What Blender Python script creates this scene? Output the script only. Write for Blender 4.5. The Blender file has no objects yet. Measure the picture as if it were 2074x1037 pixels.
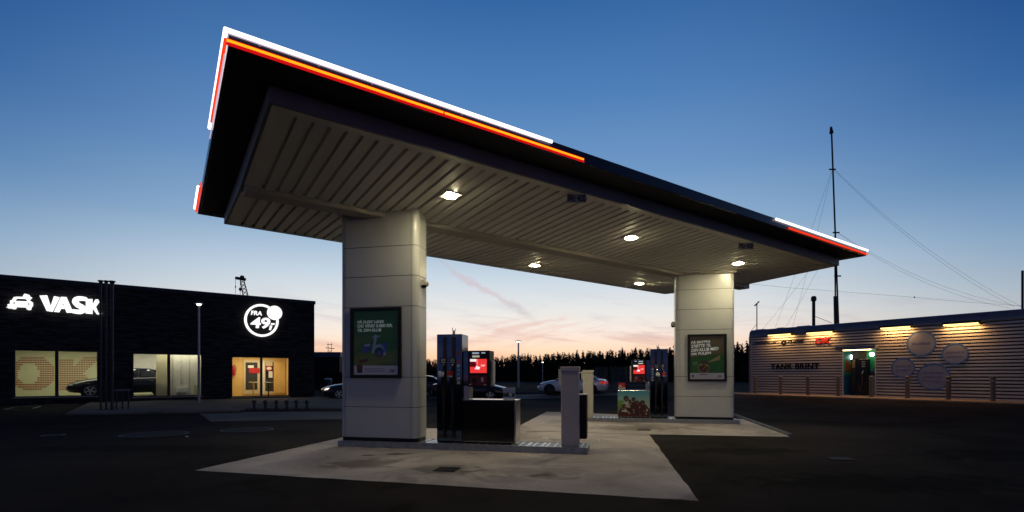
import bpy, math, random
from mathutils import Vector, Matrix

R = math.radians
random.seed(11)
S = bpy.context.scene
COL = S.collection

# ------------------------------------------------------------------ camera
FPX, CXP, HOR, CAMZ = 1040.0, 1037.0, 760.0, 1.5      # focal length / horizon measured on the photograph
cd = bpy.data.cameras.new("camera")
cam = bpy.data.objects.new("camera", cd)
COL.objects.link(cam)
cam.location = (0, 0, CAMZ)
cam.rotation_euler = (R(90), 0, 0)
cd.sensor_width = 36
cd.lens = 36 * FPX / 2074
cd.shift_y = (HOR - 518.5) / 2074
cd.clip_start = 0.05
cd.clip_end = 3000
S.camera = cam

# ------------------------------------------------------------------ exposure
S.view_settings.view_transform = 'Standard'
S.view_settings.look = 'None'
S.view_settings.exposure = 0.0
S.view_settings.gamma = 1.0
S.view_settings.use_curve_mapping = False
S.render.engine = 'CYCLES'
S.cycles.use_denoising = True
S.cycles.max_bounces = 8
S.cycles.transparent_max_bounces = 16
S.cycles.sample_clamp_indirect = 4.0
S.cycles.caustics_reflective = False
S.cycles.caustics_refractive = False


def lin(c):
    c = c / 255.0
    return c / 12.92 if c <= 0.04045 else ((c + 0.055) / 1.055) ** 2.4


def rgb(r, g, b):
    return (lin(r), lin(g), lin(b), 1.0)


# ------------------------------------------------------------------ world: dusk sky
SUN_AZ = R(-2)      # the glow sits behind the canopy, straight ahead
W = bpy.data.worlds.new("World")
S.world = W
W.use_nodes = True
nt = W.node_tree
nt.nodes.clear()


def wn(t, **k):
    n = nt.nodes.new(t)
    for a, b in k.items():
        setattr(n, a, b)
    return n


def wmath(op, a, b=None, c=None, clamp=False):
    n = wn('ShaderNodeMath', operation=op, use_clamp=clamp)
    for i, v in enumerate((a, b, c)):
        if v is None:
            continue
        if isinstance(v, (int, float)):
            n.inputs[i].default_value = v
        else:
            nt.links.new(v, n.inputs[i])
    return n.outputs[0]


def wramp(fac, stops, interp='EASE'):
    n = wn('ShaderNodeValToRGB')
    n.color_ramp.interpolation = interp
    el = n.color_ramp.elements
    while len(el) > 1:
        el.remove(el[-1])
    el[0].position, el[0].color = stops[0]
    for p, c in stops[1:]:
        e = el.new(p)
        e.color = c
    nt.links.new(fac, n.inputs[0])
    return n.outputs[0]


def wmix(fac, a, b, blend='MIX'):
    n = wn('ShaderNodeMix', data_type='RGBA', blend_type=blend)
    if isinstance(fac, (int, float)):
        n.inputs[0].default_value = fac
    else:
        nt.links.new(fac, n.inputs[0])
    for i, v in ((6, a), (7, b)):
        if isinstance(v, tuple):
            n.inputs[i].default_value = v
        else:
            nt.links.new(v, n.inputs[i])
    return n.outputs[2]


tc = wn('ShaderNodeTexCoord')
sp = wn('ShaderNodeSeparateXYZ')
nt.links.new(tc.outputs['Generated'], sp.inputs[0])
elev = wmath('ARCSINE', sp.outputs[2])
azim = wmath('SUBTRACT', wmath('ARCTAN2', sp.outputs[0], sp.outputs[1]), SUN_AZ)
e01 = wmath('DIVIDE', elev, R(60), clamp=True)
D = 60.0
sunward = wramp(e01, [
    (0.0, rgb(255, 174, 116)), (1.3 / D, rgb(255, 200, 154)), (2.8 / D, rgb(255, 222, 192)), (4.6 / D, rgb(249, 233, 221)),
    (7 / D, rgb(232, 231, 229)), (10.5 / D, rgb(200, 214, 226)), (15 / D, rgb(148, 179, 208)), (21 / D, rgb(110, 151, 197)),
    (28 / D, rgb(78, 127, 184)), (36 / D, rgb(48, 100, 161)), (43 / D, rgb(22, 58, 110)), (52 / D, rgb(8, 28, 62)), (1.0, rgb(6, 22, 52))], 'LINEAR')
sideward = wramp(e01, [
    (0.0, rgb(232, 178, 138)), (2.5 / D, rgb(214, 192, 176)), (5 / D, rgb(178, 187, 194)), (8 / D, rgb(148, 172, 193)),
    (12 / D, rgb(116, 152, 189)), (17 / D, rgb(74, 121, 172)), (23 / D, rgb(38, 92, 154)), (30 / D, rgb(14, 68, 132)),
    (38 / D, rgb(8, 44, 96)), (1.0, rgb(5, 22, 54))], 'LINEAR')
away = wramp(e01, [
    (0.0, rgb(76, 86, 116)), (10 / D, rgb(60, 82, 126)), (25 / D, rgb(28, 46, 86)), (1.0, rgb(4, 15, 38))], 'LINEAR')
ca = wmath('COSINE', azim)
f_side = wn('ShaderNodeMapRange', interpolation_type='SMOOTHSTEP')
nt.links.new(ca, f_side.inputs[0])
f_side.inputs[1].default_value, f_side.inputs[2].default_value = 1.0, 0.62
f_away = wn('ShaderNodeMapRange', interpolation_type='SMOOTHSTEP')
nt.links.new(ca, f_away.inputs[0])
f_away.inputs[1].default_value, f_away.inputs[2].default_value = 0.6, -0.35
sky = wmix(f_side.outputs[0], sunward, sideward)
sky = wmix(f_away.outputs[0], sky, away)

# thin clouds low over the horizon and one drifting vapour trail
cv = wn('ShaderNodeCombineXYZ')
nt.links.new(wmath('MULTIPLY', azim, 4.5), cv.inputs[0])
nt.links.new(wmath('ADD', wmath('MULTIPLY', elev, 34.0), wmath('MULTIPLY', azim, 3.0)), cv.inputs[1])
nz = wn('ShaderNodeTexNoise')
nz.inputs['Scale'].default_value = 1.0
nz.inputs['Detail'].default_value = 7
nz.inputs['Roughness'].default_value = 0.62
nz.inputs['Distortion'].default_value = 0.6
nt.links.new(cv.outputs[0], nz.inputs['Vector'])
cl = wn('ShaderNodeMapRange', interpolation_type='SMOOTHSTEP')
nt.links.new(nz.outputs[0], cl.inputs[0])
cl.inputs[1].default_value, cl.inputs[2].default_value = 0.46, 0.72
low = wn('ShaderNodeMapRange', interpolation_type='SMOOTHSTEP')
nt.links.new(elev, low.inputs[0])
low.inputs[1].default_value, low.inputs[2].default_value = R(11), R(3)
cfac = wmath('MULTIPLY', wmath('MULTIPLY', cl.outputs[0], low.outputs[0]), 0.68)
ccol = wramp(e01, [(0.0, rgb(240, 140, 118)), (3 / D, rgb(222, 160, 150)), (6 / D, rgb(180, 176, 190)), (12 / D, rgb(150, 168, 195))], 'LINEAR')
sky = wmix(cfac, sky, ccol)
cv3 = wn('ShaderNodeCombineXYZ')
nt.links.new(wmath('MULTIPLY', azim, 9.0), cv3.inputs[0])
nt.links.new(wmath('SUBTRACT', wmath('MULTIPLY', elev, 95.0), wmath('MULTIPLY', azim, 16.0)), cv3.inputs[1])
nz3 = wn('ShaderNodeTexNoise')
nz3.inputs['Scale'].default_value = 1.0
nz3.inputs['Detail'].default_value = 6
nz3.inputs['Roughness'].default_value = 0.6
nz3.inputs['Distortion'].default_value = 0.8
nt.links.new(cv3.outputs[0], nz3.inputs['Vector'])
fan = wn('ShaderNodeMapRange', interpolation_type='SMOOTHSTEP')
nt.links.new(nz3.outputs[0], fan.inputs[0])
fan.inputs[1].default_value, fan.inputs[2].default_value = 0.40, 0.66
fu = wmath('DIVIDE', wmath('SUBTRACT', azim, 0.07), 0.19)
fv = wmath('DIVIDE', wmath('SUBTRACT', wmath('SUBTRACT', elev, wmath('MULTIPLY', azim, 0.10)), 0.078), 0.036)
fr2 = wmath('ADD', wmath('MULTIPLY', fu, fu), wmath('MULTIPLY', fv, fv))
fmask = wn('ShaderNodeMapRange', interpolation_type='SMOOTHSTEP')
nt.links.new(fr2, fmask.inputs[0])
fmask.inputs[1].default_value, fmask.inputs[2].default_value = 1.0, 0.1
sky = wmix(wmath('MULTIPLY', wmath('MULTIPLY', fan.outputs[0], fmask.outputs[0]), 0.48), sky, rgb(226, 176, 166))
nz2 = wn('ShaderNodeTexNoise')
nz2.inputs['Scale'].default_value = 38
nz2.inputs['Detail'].default_value = 5
cv2 = wn('ShaderNodeCombineXYZ')
nt.links.new(azim, cv2.inputs[0])
nt.links.new(elev, cv2.inputs[1])
nt.links.new(cv2.outputs[0], nz2.inputs['Vector'])
ax0, ez0, ax1, ez1 = -0.118, 0.232, 0.090, 0.094
ll = math.hypot(ax1 - ax0, ez1 - ez0)
tx, ty = (ax1 - ax0) / ll, (ez1 - ez0) / ll
da = wmath('SUBTRACT', azim, ax0)
de = wmath('SUBTRACT', elev, ez0)
along = wmath('DIVIDE', wmath('ADD', wmath('MULTIPLY', da, tx), wmath('MULTIPLY', de, ty)), ll)
across = wmath('ADD', wmath('MULTIPLY', da, -ty), wmath('MULTIPLY', de, tx))
across = wmath('ADD', across, wmath('MULTIPLY', wmath('SUBTRACT', nz2.outputs[0], 0.5), 0.030))
across = wmath('ADD', across, wmath('MULTIPLY', wmath('SINE', wmath('MULTIPLY', along, 6.0)), 0.006))
trail = wn('ShaderNodeMapRange', interpolation_type='SMOOTHSTEP')
nt.links.new(wmath('DIVIDE', wmath('ABSOLUTE', across), wmath('ADD', wmath('MULTIPLY', along, 1.1), 0.5)), trail.inputs[0])
trail.inputs[1].default_value, trail.inputs[2].default_value = 0.0100, 0.0
inside = wmath('MULTIPLY', wmath('GREATER_THAN', along, 0.0), wmath('LESS_THAN', along, 1.0))
fade = wmath('MULTIPLY', wmath('MULTIPLY', along, wmath('SUBTRACT', 1.0, along)), 4.0, clamp=True)
tfac = wmath('MULTIPLY', wmath('MULTIPLY', trail.outputs[0], inside), wmath('MULTIPLY', fade, 0.55))
sky = wmix(tfac, sky, wramp(along, [(0.0, rgb(206, 172, 186)), (0.55, rgb(210, 184, 192)), (1.0, rgb(168, 162, 172))], 'LINEAR'))
nish = wn('ShaderNodeTexSky', sky_type='NISHITA')
nish.sun_disc = False
nish.sun_elevation = R(-2.0)
nish.sun_rotation = SUN_AZ
bg1 = wn('ShaderNodeBackground')
nt.links.new(sky, bg1.inputs[0])
bg1.inputs[1].default_value = 1.0
bg2 = wn('ShaderNodeBackground')
nt.links.new(nish.outputs[0], bg2.inputs[0])
bg2.inputs[1].default_value = 0.05
ad = wn('ShaderNodeAddShader')
nt.links.new(bg1.outputs[0], ad.inputs[0])
nt.links.new(bg2.outputs[0], ad.inputs[1])
wo = wn('ShaderNodeOutputWorld')
nt.links.new(ad.outputs[0], wo.inputs[0])

# the sun has just set: a last trace of broad warm light from the glow
sl = bpy.data.lights.new("sun", 'SUN')
sl.energy = 0.02
sl.angle = R(12)
sl.color = (1, 0.7, 0.5)
so = bpy.data.objects.new("sun", sl)
COL.objects.link(so)
so.rotation_euler = (R(88), 0, R(180) - SUN_AZ)


# ------------------------------------------------------------------ helpers: properties
def tag(o, label, cat, group=None):
    o['label'] = label
    o['category'] = cat
    if group:
        o['group'] = group
    return o


def struct(o):
    o['kind'] = 'structure'
    return o


def thing(name, label, cat, loc=(0, 0, 0), rz=0.0, group=None):
    o = bpy.data.objects.new(name, None)
    COL.objects.link(o)
    o.location = loc
    o.rotation_euler = (0, 0, rz)
    o.empty_display_size = 0.2
    return tag(o, label, cat, group)


# ------------------------------------------------------------------ helpers: materials
MATS = {}


def mat(name, col, rough=0.6, metal=0.0, spec=0.5, var=0.0, vscale=3.0, bump=0.0, bscale=40.0, emit=None, estr=0.0, alpha=None, coat=0.0):
    if name in MATS:
        return MATS[name]
    m = bpy.data.materials.new(name)
    m.use_nodes = True
    t = m.node_tree
    b = t.nodes['Principled BSDF']
    c = tuple(col[:3]) + (1.0,)
    b.inputs['Base Color'].default_value = c
    b.inputs['Roughness'].default_value = rough
    b.inputs['Metallic'].default_value = metal
    b.inputs['Specular IOR Level'].default_value = spec
    b.inputs['Coat Weight'].default_value = coat
    if emit:
        b.inputs['Emission Color'].default_value = tuple(emit[:3]) + (1.0,)
        b.inputs['Emission Strength'].default_value = estr
    if var or bump:
        g = t.nodes.new('ShaderNodeTexCoord')
    if var:
        n = t.nodes.new('ShaderNodeTexNoise')
        n.inputs['Scale'].default_value = vscale
        n.inputs['Detail'].default_value = 6
        n.inputs['Roughness'].default_value = 0.65
        t.links.new(g.outputs['Object'], n.inputs['Vector'])
        r = t.nodes.new('ShaderNodeMapRange')
        r.inputs[1].default_value, r.inputs[2].default_value = 0.3, 0.7
        r.inputs[3].default_value, r.inputs[4].default_value = 1 - var, 1 + var
        t.links.new(n.outputs[0], r.inputs[0])
        x = t.nodes.new('ShaderNodeVectorMath')
        x.operation = 'SCALE'
        x.inputs[0].default_value = c[:3]
        t.links.new(r.outputs[0], x.inputs['Scale'])
        t.links.new(x.outputs[0], b.inputs['Base Color'])
        r2 = t.nodes.new('ShaderNodeMapRange')
        r2.inputs[1].default_value, r2.inputs[2].default_value = 0.3, 0.7
        r2.inputs[3].default_value, r2.inputs[4].default_value = max(0.03, rough * (1 - var * 0.7)), min(1, rough * (1 + var * 0.7))
        t.links.new(n.outputs[0], r2.inputs[0])
        t.links.new(r2.outputs[0], b.inputs['Roughness'])
    if bump:
        n2 = t.nodes.new('ShaderNodeTexNoise')
        n2.inputs['Scale'].default_value = bscale
        n2.inputs['Detail'].default_value = 5
        t.links.new(g.outputs['Object'], n2.inputs['Vector'])
        bp = t.nodes.new('ShaderNodeBump')
        bp.inputs['Strength'].default_value = bump
        bp.inputs['Distance'].default_value = 0.02
        t.links.new(n2.outputs[0], bp.inputs['Height'])
        t.links.new(bp.outputs[0], b.inputs['Normal'])
    MATS[name] = m
    return m


def glow(name, col, strength):
    if name in MATS:
        return MATS[name]
    m = bpy.data.materials.new(name)
    m.use_nodes = True
    t = m.node_tree
    t.nodes.clear()
    e = t.nodes.new('ShaderNodeEmission')
    e.inputs[0].default_value = tuple(col[:3]) + (1.0,)
    e.inputs[1].default_value = strength
    o = t.nodes.new('ShaderNodeOutputMaterial')
    t.links.new(e.outputs[0], o.inputs[0])
    MATS[name] = m
    return m


def pane(name, tint=(0.93, 0.95, 0.95), refl=0.07):
    """flat window glass: clear with a Fresnel reflection"""
    if name in MATS:
        return MATS[name]
    m = bpy.data.materials.new(name)
    m.use_nodes = True
    t = m.node_tree
    t.nodes.clear()
    tr = t.nodes.new('ShaderNodeBsdfTransparent')
    tr.inputs[0].default_value = tuple(tint) + (1.0,)
    gl = t.nodes.new('ShaderNodeBsdfGlossy')
    gl.inputs['Roughness'].default_value = 0.02
    fr = t.nodes.new('ShaderNodeFresnel')
    fr.inputs[0].default_value = 1.45
    mu = t.nodes.new('ShaderNodeMath')
    mu.operation = 'MULTIPLY'
    mu.inputs[1].default_value = refl / 0.04 * 0.55
    t.links.new(fr.outputs[0], mu.inputs[0])
    mx = t.nodes.new('ShaderNodeMixShader')
    t.links.new(mu.outputs[0], mx.inputs[0])
    t.links.new(tr.outputs[0], mx.inputs[1])
    t.links.new(gl.outputs[0], mx.inputs[2])
    o = t.nodes.new('ShaderNodeOutputMaterial')
    t.links.new(mx.outputs[0], o.inputs[0])
    MATS[name] = m
    return m


# ------------------------------------------------------------------ helpers: mesh building
def frame(origin, xdir):
    x = Vector((xdir[0], xdir[1], 0)).normalized()
    z = Vector((0, 0, 1))
    y = z.cross(x)
    M = Matrix((x, y, z)).transposed().to_4x4()
    M.translation = Vector(origin)
    return M


def rays(x, y):
    return Vector(((x - CXP) / FPX, 1.0, (HOR - y) / FPX))


CAM = Vector((0, 0, CAMZ))


def at(x, y, d):
    return CAM + rays(x, y) * d


def hit(M, x, y, off=0.0):
    """where the sight line through a photograph pixel meets the plane local-y = off of a facade frame (local coordinates)"""
    I = M.inverted()
    o = I @ CAM
    d = I.to_3x3() @ rays(x, y)
    return o + d * ((off - o.y) / d.y)


EX, EY = 0.838, 0.545


def gz(X, Y):
    t = min(1, max(0, (EX * X + EY * Y - 17.5) / 9.5))
    return 0.46 * t * t * (3 - 2 * t)


def gp(x, y, lift=0.0):
    z = 0.0
    for _ in range(25):
        d = (CAMZ - z) * FPX / (y - HOR)
        X = (x - CXP) * d / FPX
        z = 0.5 * z + 0.5 * gz(X, d)
    return Vector((X, d, gz(X, d) + lift))


class MB:
    def __init__(s, mat=None):
        s.v, s.f, s.mi, s.mats, s.d = [], [], [], [], mat

    def slot(s, m):
        m = m or s.d
        if m not in s.mats:
            s.mats.append(m)
        return s.mats.index(m)

    def add(s, vs, fs, m=None, M=None):
        k = s.slot(m)
        b = len(s.v)
        for p in vs:
            p = Vector(p)
            s.v.append(tuple(M @ p) if M is not None else tuple(p))
        for f in fs:
            s.f.append(tuple(b + i for i in f))
            s.mi.append(k)
        return s

    def box(s, x0, x1, y0, y1, z0, z1, m=None, M=None):
        if x1 < x0:
            x0, x1 = x1, x0
        vs = [(x0, y0, z0), (x1, y0, z0), (x1, y1, z0), (x0, y1, z0), (x0, y0, z1), (x1, y0, z1), (x1, y1, z1), (x0, y1, z1)]
        return s.add(vs, [(0, 3, 2, 1), (4, 5, 6, 7), (0, 1, 5, 4), (1, 2, 6, 5), (2, 3, 7, 6), (3, 0, 4, 7)], m, M)

    def tube(s, p, q, r, r2=None, n=8, m=None, M=None, caps=True):
        p, q = Vector(p), Vector(q)
        r2 = r if r2 is None else r2
        a = (q - p).normalized()
        u = a.cross(Vector((0, 0, 1)) if abs(a.z) < 0.9 else Vector((1, 0, 0))).normalized()
        w = a.cross(u)
        vs = []
        for c, rr in ((p, r), (q, r2)):
            for i in range(n):
                t = 2 * math.pi * i / n
                vs.append(c + (u * math.cos(t) + w * math.sin(t)) * rr)
        fs = [(i, (i + 1) % n, n + (i + 1) % n, n + i) for i in range(n)]
        if caps:
            fs += [tuple(range(n - 1, -1, -1)), tuple(range(n, 2 * n))]
        return s.add(vs, fs, m, M)

    def path(s, pts, r, n=6, m=None, M=None):
        pts = [Vector(p) for p in pts]
        vs, fs = [], []
        for i, p in enumerate(pts):
            a = (pts[min(i + 1, len(pts) - 1)] - pts[max(i - 1, 0)]).normalized()
            u = a.cross(Vector((0, 1, 0.013)))
            if u.length < 0.05:
                u = a.cross(Vector((1, 0, 0)))
            u.normalize()
            w = a.cross(u)
            for k in range(n):
                t = 2 * math.pi * k / n
                vs.append(p + (u * math.cos(t) + w * math.sin(t)) * r)
        for i in range(len(pts) - 1):
            for k in range(n):
                fs.append((i * n + k, i * n + (k + 1) % n, (i + 1) * n + (k + 1) % n, (i + 1) * n + k))
        fs += [tuple(range(n - 1, -1, -1)), tuple(range(len(vs) - n, len(vs)))]
        return s.add(vs, fs, m, M)

    def lathe(s, prof, n=16, m=None, M=None):
        vs, fs = [], []
        for r, z in prof:
            for k in range(n):
                t = 2 * math.pi * k / n
                vs.append((r * math.cos(t), r * math.sin(t), z))
        for i in range(len(prof) - 1):
            for k in range(n):
                fs.append((i * n + k, i * n + (k + 1) % n, (i + 1) * n + (k + 1) % n, (i + 1) * n + k))
        fs += [tuple(range(n - 1, -1, -1)), tuple(range(len(vs) - n, len(vs)))]
        return s.add(vs, fs, m, M)

    def slab(s, poly, y0, y1, m=None, M=None):
        """a polygon in the x-z plane (seen from -y) given thickness from y0 (front) to y1"""
        n = len(poly)
        a = sum(poly[i][0] * poly[(i + 1) % n][1] - poly[(i + 1) % n][0] * poly[i][1] for i in range(n))
        if a < 0:
            poly = poly[::-1]
        vs = [(x, y0, z) for x, z in poly] + [(x, y1, z) for x, z in poly]
        fs = [tuple(range(n)), tuple(range(2 * n - 1, n - 1, -1))]
        fs += [(i, n + i, n + (i + 1) % n, (i + 1) % n) for i in range(n)]
        return s.add(vs, fs, m, M)

    def plate(s, poly, z0, z1, m=None, M=None):
        """a polygon in the x-y plane given thickness from z0 to z1"""
        n = len(poly)
        a = sum(poly[i][0] * poly[(i + 1) % n][1] - poly[(i + 1) % n][0] * poly[i][1] for i in range(n))
        if a < 0:
            poly = poly[::-1]
        vs = [(p[0], p[1], z0) for p in poly] + [(p[0], p[1], z1) for p in poly]
        fs = [tuple(range(n - 1, -1, -1)), tuple(range(n, 2 * n))]
        fs += [(i, (i + 1) % n, n + (i + 1) % n, n + i) for i in range(n)]
        return s.add(vs, fs, m, M)

    def oval(s, cx, cz, rx, rz, y0, y1, n=28, m=None, M=None):
        return s.slab([(cx + rx * math.cos(2 * math.pi * i / n), cz + rz * math.sin(2 * math.pi * i / n)) for i in range(n)], y0, y1, m, M)

    def ring(s, cx, cz, rx, rz, t, y0, y1, n=40, m=None, M=None, a0=0.0, a1=360.0):
        full = a1 - a0 >= 360
        k = n if full else n + 1
        vs = []
        for i in range(k):
            a = R(a0 + (a1 - a0) * i / n)
            for q, y in ((0, y0), (t, y0), (t, y1), (0, y1)):
                vs.append((cx + (rx - q) * math.cos(a), y, cz + (rz - q) * math.sin(a)))
        fs = []
        for i in range(n):
            j = (i + 1) % k
            for q in range(4):
                fs.append((i * 4 + q, i * 4 + (q + 1) % 4, j * 4 + (q + 1) % 4, j * 4 + q))
        return s.add(vs, fs, m, M)

    def text(s, txt, x0, x1, z0, z1, y0, th=0.006, bold=0.0, shear=0.0, m=None, M=None, spacing=1.0):
        """lettering fitted to the box x0..x1, z0..z1, its face at y0 - th"""
        cu = bpy.data.curves.new("lettering", 'FONT')
        cu.body = txt
        cu.size = 1
        cu.offset = bold
        cu.shear = shear
        cu.extrude = 0.5
        cu.resolution_u = 4
        cu.space_character = spacing
        ob = bpy.data.objects.new("lettering", cu)
        COL.objects.link(ob)
        dg = bpy.context.evaluated_depsgraph_get()
        me = bpy.data.meshes.new_from_object(ob.evaluated_get(dg))
        xs = [v.co.x for v in me.vertices]
        ys = [v.co.y for v in me.vertices]
        a, b, c, d = min(xs), max(xs), min(ys), max(ys)
        vs = [(x0 + (v.co.x - a) / (b - a) * (x1 - x0), y0 - (v.co.z + 0.5) * th, z0 + (v.co.y - c) / (d - c) * (z1 - z0)) for v in me.vertices]
        s.add(vs, [tuple(p.vertices) for p in me.polygons], m, M)
        bpy.data.objects.remove(ob)
        bpy.data.curves.remove(cu)
        bpy.data.meshes.remove(me)
        return s

    def build(s, name, parent=None, smooth=False, bevel=0.0, M=None):
        me = bpy.data.meshes.new(name)
        me.from_pydata(s.v, [], s.f)
        for m in s.mats:
            me.materials.append(m)
        me.polygons.foreach_set('material_index', s.mi)
        me.update()
        o = bpy.data.objects.new(name, me)
        COL.objects.link(o)
        if parent is not None:
            o.parent = parent
        if M is not None:
            o.matrix_world = M
        if smooth:
            for p in me.polygons:
                p.use_smooth = True
            me.set_sharp_from_angle(angle=R(38))
        if bevel:
            bv = o.modifiers.new('bevel', 'BEVEL')
            bv.width = bevel
            bv.segments = 2
            bv.limit_method = 'ANGLE'
            bv.angle_limit = R(40)
        return o


def put(e, M):
    e.location = M.translation
    e.rotation_euler = M.to_euler()
    return e


# forecourt frame: islands and concrete pads lie at 12.5 degrees, 45 degrees off the canopy
FC = frame((0, 0, 0), (math.cos(R(-12.5)), math.sin(R(-12.5))))
FRZ = R(-12.5)


def uw(u, w, z=0.0):
    return FC @ Vector((u, w, z))


# ------------------------------------------------------------------ materials
def ground_mat(name, col, var, stain, rough, spec, big=0.25, fine=60.0, spots=()):
    m = mat(name, col, rough, 0, spec)
    t = m.node_tree
    b = t.nodes['Principled BSDF']
    g = t.nodes.new('ShaderNodeNewGeometry')

    def noise(sc, det, dist=0.0):
        n = t.nodes.new('ShaderNodeTexNoise')
        n.inputs['Scale'].default_value = sc
        n.inputs['Detail'].default_value = det
        n.inputs['Roughness'].default_value = 0.6
        n.inputs['Distortion'].default_value = dist
        t.links.new(g.outputs['Position'], n.inputs['Vector'])
        return n.outputs[0]

    def rng(v, a, b_, c, d):
        n = t.nodes.new('ShaderNodeMapRange')
        n.inputs[1].default_value, n.inputs[2].default_value, n.inputs[3].default_value, n.inputs[4].default_value = a, b_, c, d
        t.links.new(v, n.inputs[0])
        return n.outputs[0]

    def mul(a, b_):
        n = t.nodes.new('ShaderNodeMath')
        n.operation = 'MULTIPLY'
        t.links.new(a, n.inputs[0])
        t.links.new(b_, n.inputs[1])
        return n.outputs[0]
    f = mul(rng(noise(big, 8, 0.8), 0.32, 0.68, 1 - var, 1 + var), rng(noise(fine, 3), 0.3, 0.7, 1 - var * 0.55, 1 + var * 0.55))
    if stain:
        f = mul(f, rng(noise(0.55, 5, 1.2), 0.57, 0.70, 1.0, 1 - stain))
        f = mul(f, rng(noise(3.1, 4, 0.4), 0.66, 0.74, 1.0, 1 - stain * 0.8))
    for sx, sy, rx, ry, dark in spots:      # spilt fuel and oil, each an irregular blot of its own
        mp_ = t.nodes.new('ShaderNodeMapping')
        mp_.inputs['Location'].default_value = (-sx / rx, -sy / ry, 0)
        mp_.inputs['Scale'].default_value = (1 / rx, 1 / ry, 0)
        t.links.new(g.outputs['Position'], mp_.inputs['Vector'])
        ln = t.nodes.new('ShaderNodeVectorMath')
        ln.operation = 'LENGTH'
        t.links.new(mp_.outputs[0], ln.inputs[0])
        ad_ = t.nodes.new('ShaderNodeMath')
        ad_.operation = 'ADD'
        t.links.new(ln.outputs['Value'], ad_.inputs[0])
        t.links.new(rng(noise(2.6, 5, 0.6), 0.2, 0.8, -0.75, 0.75), ad_.inputs[1])
        f = mul(f, rng(ad_.outputs[0], 0.55, 1.05, 1 - dark, 1.0))
    x = t.nodes.new('ShaderNodeVectorMath')
    x.operation = 'SCALE'
    x.inputs[0].default_value = col[:3]
    t.links.new(f, x.inputs['Scale'])
    t.links.new(x.outputs[0], b.inputs['Base Color'])
    bp = t.nodes.new('ShaderNodeBump')
    bp.inputs['Strength'].default_value = 0.5
    bp.inputs['Distance'].default_value = 0.01
    t.links.new(noise(fine * 2, 4), bp.inputs['Height'])
    t.links.new(bp.outputs[0], b.inputs['Normal'])
    return m


M_asph = ground_mat('asphalt', (0.031, 0.0265, 0.0245), 0.5, 0.35, 0.95, 0.03, 0.22, 70, spots=((4.6, 10.2, 1.3, 0.6, 0.45), (5.2, 7.2, 2.2, 0.7, 0.5), (9.5, 9.5, 2.5, 0.9, 0.45), (-7.5, 10.5, 2.6, 0.6, 0.4)))
M_conc = ground_mat('concrete', (0.45, 0.405, 0.40), 0.34, 0.62, 0.9, 0.05, 0.45, 45, spots=((-2.55, 8.7, 0.75, 0.5, 0.5), (-1.05, 8.2, 0.55, 0.5, 0.42), (3.6, 14.6, 1.5, 0.8, 0.4), (0.35, 8.0, 1.2, 0.4, 0.25), (-0.2, 7.3, 0.5, 0.35, 0.22), (1.2, 11.4, 0.8, 0.6, 0.2), (-2.2, 9.75, 0.25, 0.12, 0.6), (-2.65, 9.6, 0.15, 0.08, 0.6)))
M_pave = ground_mat('paving', (0.16, 0.145, 0.13), 0.25, 0.3, 0.9, 0.1, 0.4, 30)
M_kerb = mat('kerb stone', (0.12, 0.12, 0.125), 0.8, 0, 0.2, var=0.25, vscale=4)
M_galv = mat('galvanised steel', (0.30, 0.31, 0.33), 0.45, 0.7, var=0.3, vscale=9)
M_plate = mat('island plate light', (0.55, 0.53, 0.50), 0.3, 0.6, var=0.3, vscale=12)
M_plated = mat('island plate dark', (0.16, 0.14, 0.12), 0.4, 0.6, var=0.3, vscale=12)
M_panel = mat('white cladding', (0.475, 0.485, 0.49), 0.26, 0, 0.45, var=0.05, vscale=1.5)
M_joint = mat('dark joint', (0.03, 0.03, 0.03), 0.8)
M_black = mat('black paint', (0.008, 0.008, 0.009), 0.45, 0, 0.3)
M_gloss = mat('gloss black', (0.006, 0.006, 0.007), 0.12, 0, 0.5)
M_ceil = mat('ceiling deck', (0.68, 0.65, 0.60), 0.48, 0, 0.4, var=0.03, vscale=0.7)
M_beam = mat('beam cladding', (0.40, 0.37, 0.33), 0.4, 0, 0.4, var=0.06, vscale=2)
M_navy = mat('navy fascia', (0.022, 0.030, 0.055), 0.25, 0.2, 0.5, var=0.1, vscale=2)
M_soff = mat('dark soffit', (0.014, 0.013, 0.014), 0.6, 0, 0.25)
M_boxs = mat('blue grey trim', (0.13, 0.13, 0.16), 0.45, 0, 0.4, var=0.08)
M_lens = glow('downlight lens', (1.0, 0.86, 0.50), 300.0)
M_bezel = mat('lamp bezel', (0.5, 0.48, 0.42), 0.35, 0.3)
M_tubew = glow('white light tube', (1.0, 0.92, 0.95), 2.0)
M_tubew2 = glow('dim white light tube', (0.80, 0.62, 0.78), 0.75)
M_tubeo = glow('orange light tube', (1.0, 0.22, 0.006), 2.4)
M_tuber = glow('red light tube', (1.0, 0.045, 0.012), 1.1)
M_redglow = glow('red tube glow', (0.62, 0.006, 0.008), 1.0)  # extra strips giving the red glow that edges the orange tube
M_alu = mat('aluminium', (0.42, 0.42, 0.43), 0.3, 0.9)
M_mirror = mat('polished pump steel', (0.085, 0.12, 0.18), 0.06, 1.0, var=0.10, vscale=2.5)
M_steel = mat('stainless steel', (0.55, 0.54, 0.50), 0.22, 0.95, var=0.15, vscale=3)
M_rub = mat('rubber', (0.012, 0.012, 0.012), 0.6, 0, 0.3)
M_cream = mat('cream enamel', (0.55, 0.52, 0.44), 0.45, 0, 0.4, var=0.06)
M_post = mat('pale grey enamel', (0.43, 0.39, 0.40), 0.45, 0, 0.4, var=0.06)
M_white = mat('white print', (0.75, 0.75, 0.74), 0.5)
M_offw = mat('off white print', (0.42, 0.42, 0.44), 0.5)
M_red = mat('red print', (0.45, 0.015, 0.012), 0.45)
M_dred = mat('dark red plastic', (0.10, 0.006, 0.006), 0.35)
M_blue = mat('blue print', (0.03, 0.07, 0.30), 0.5)
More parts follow.
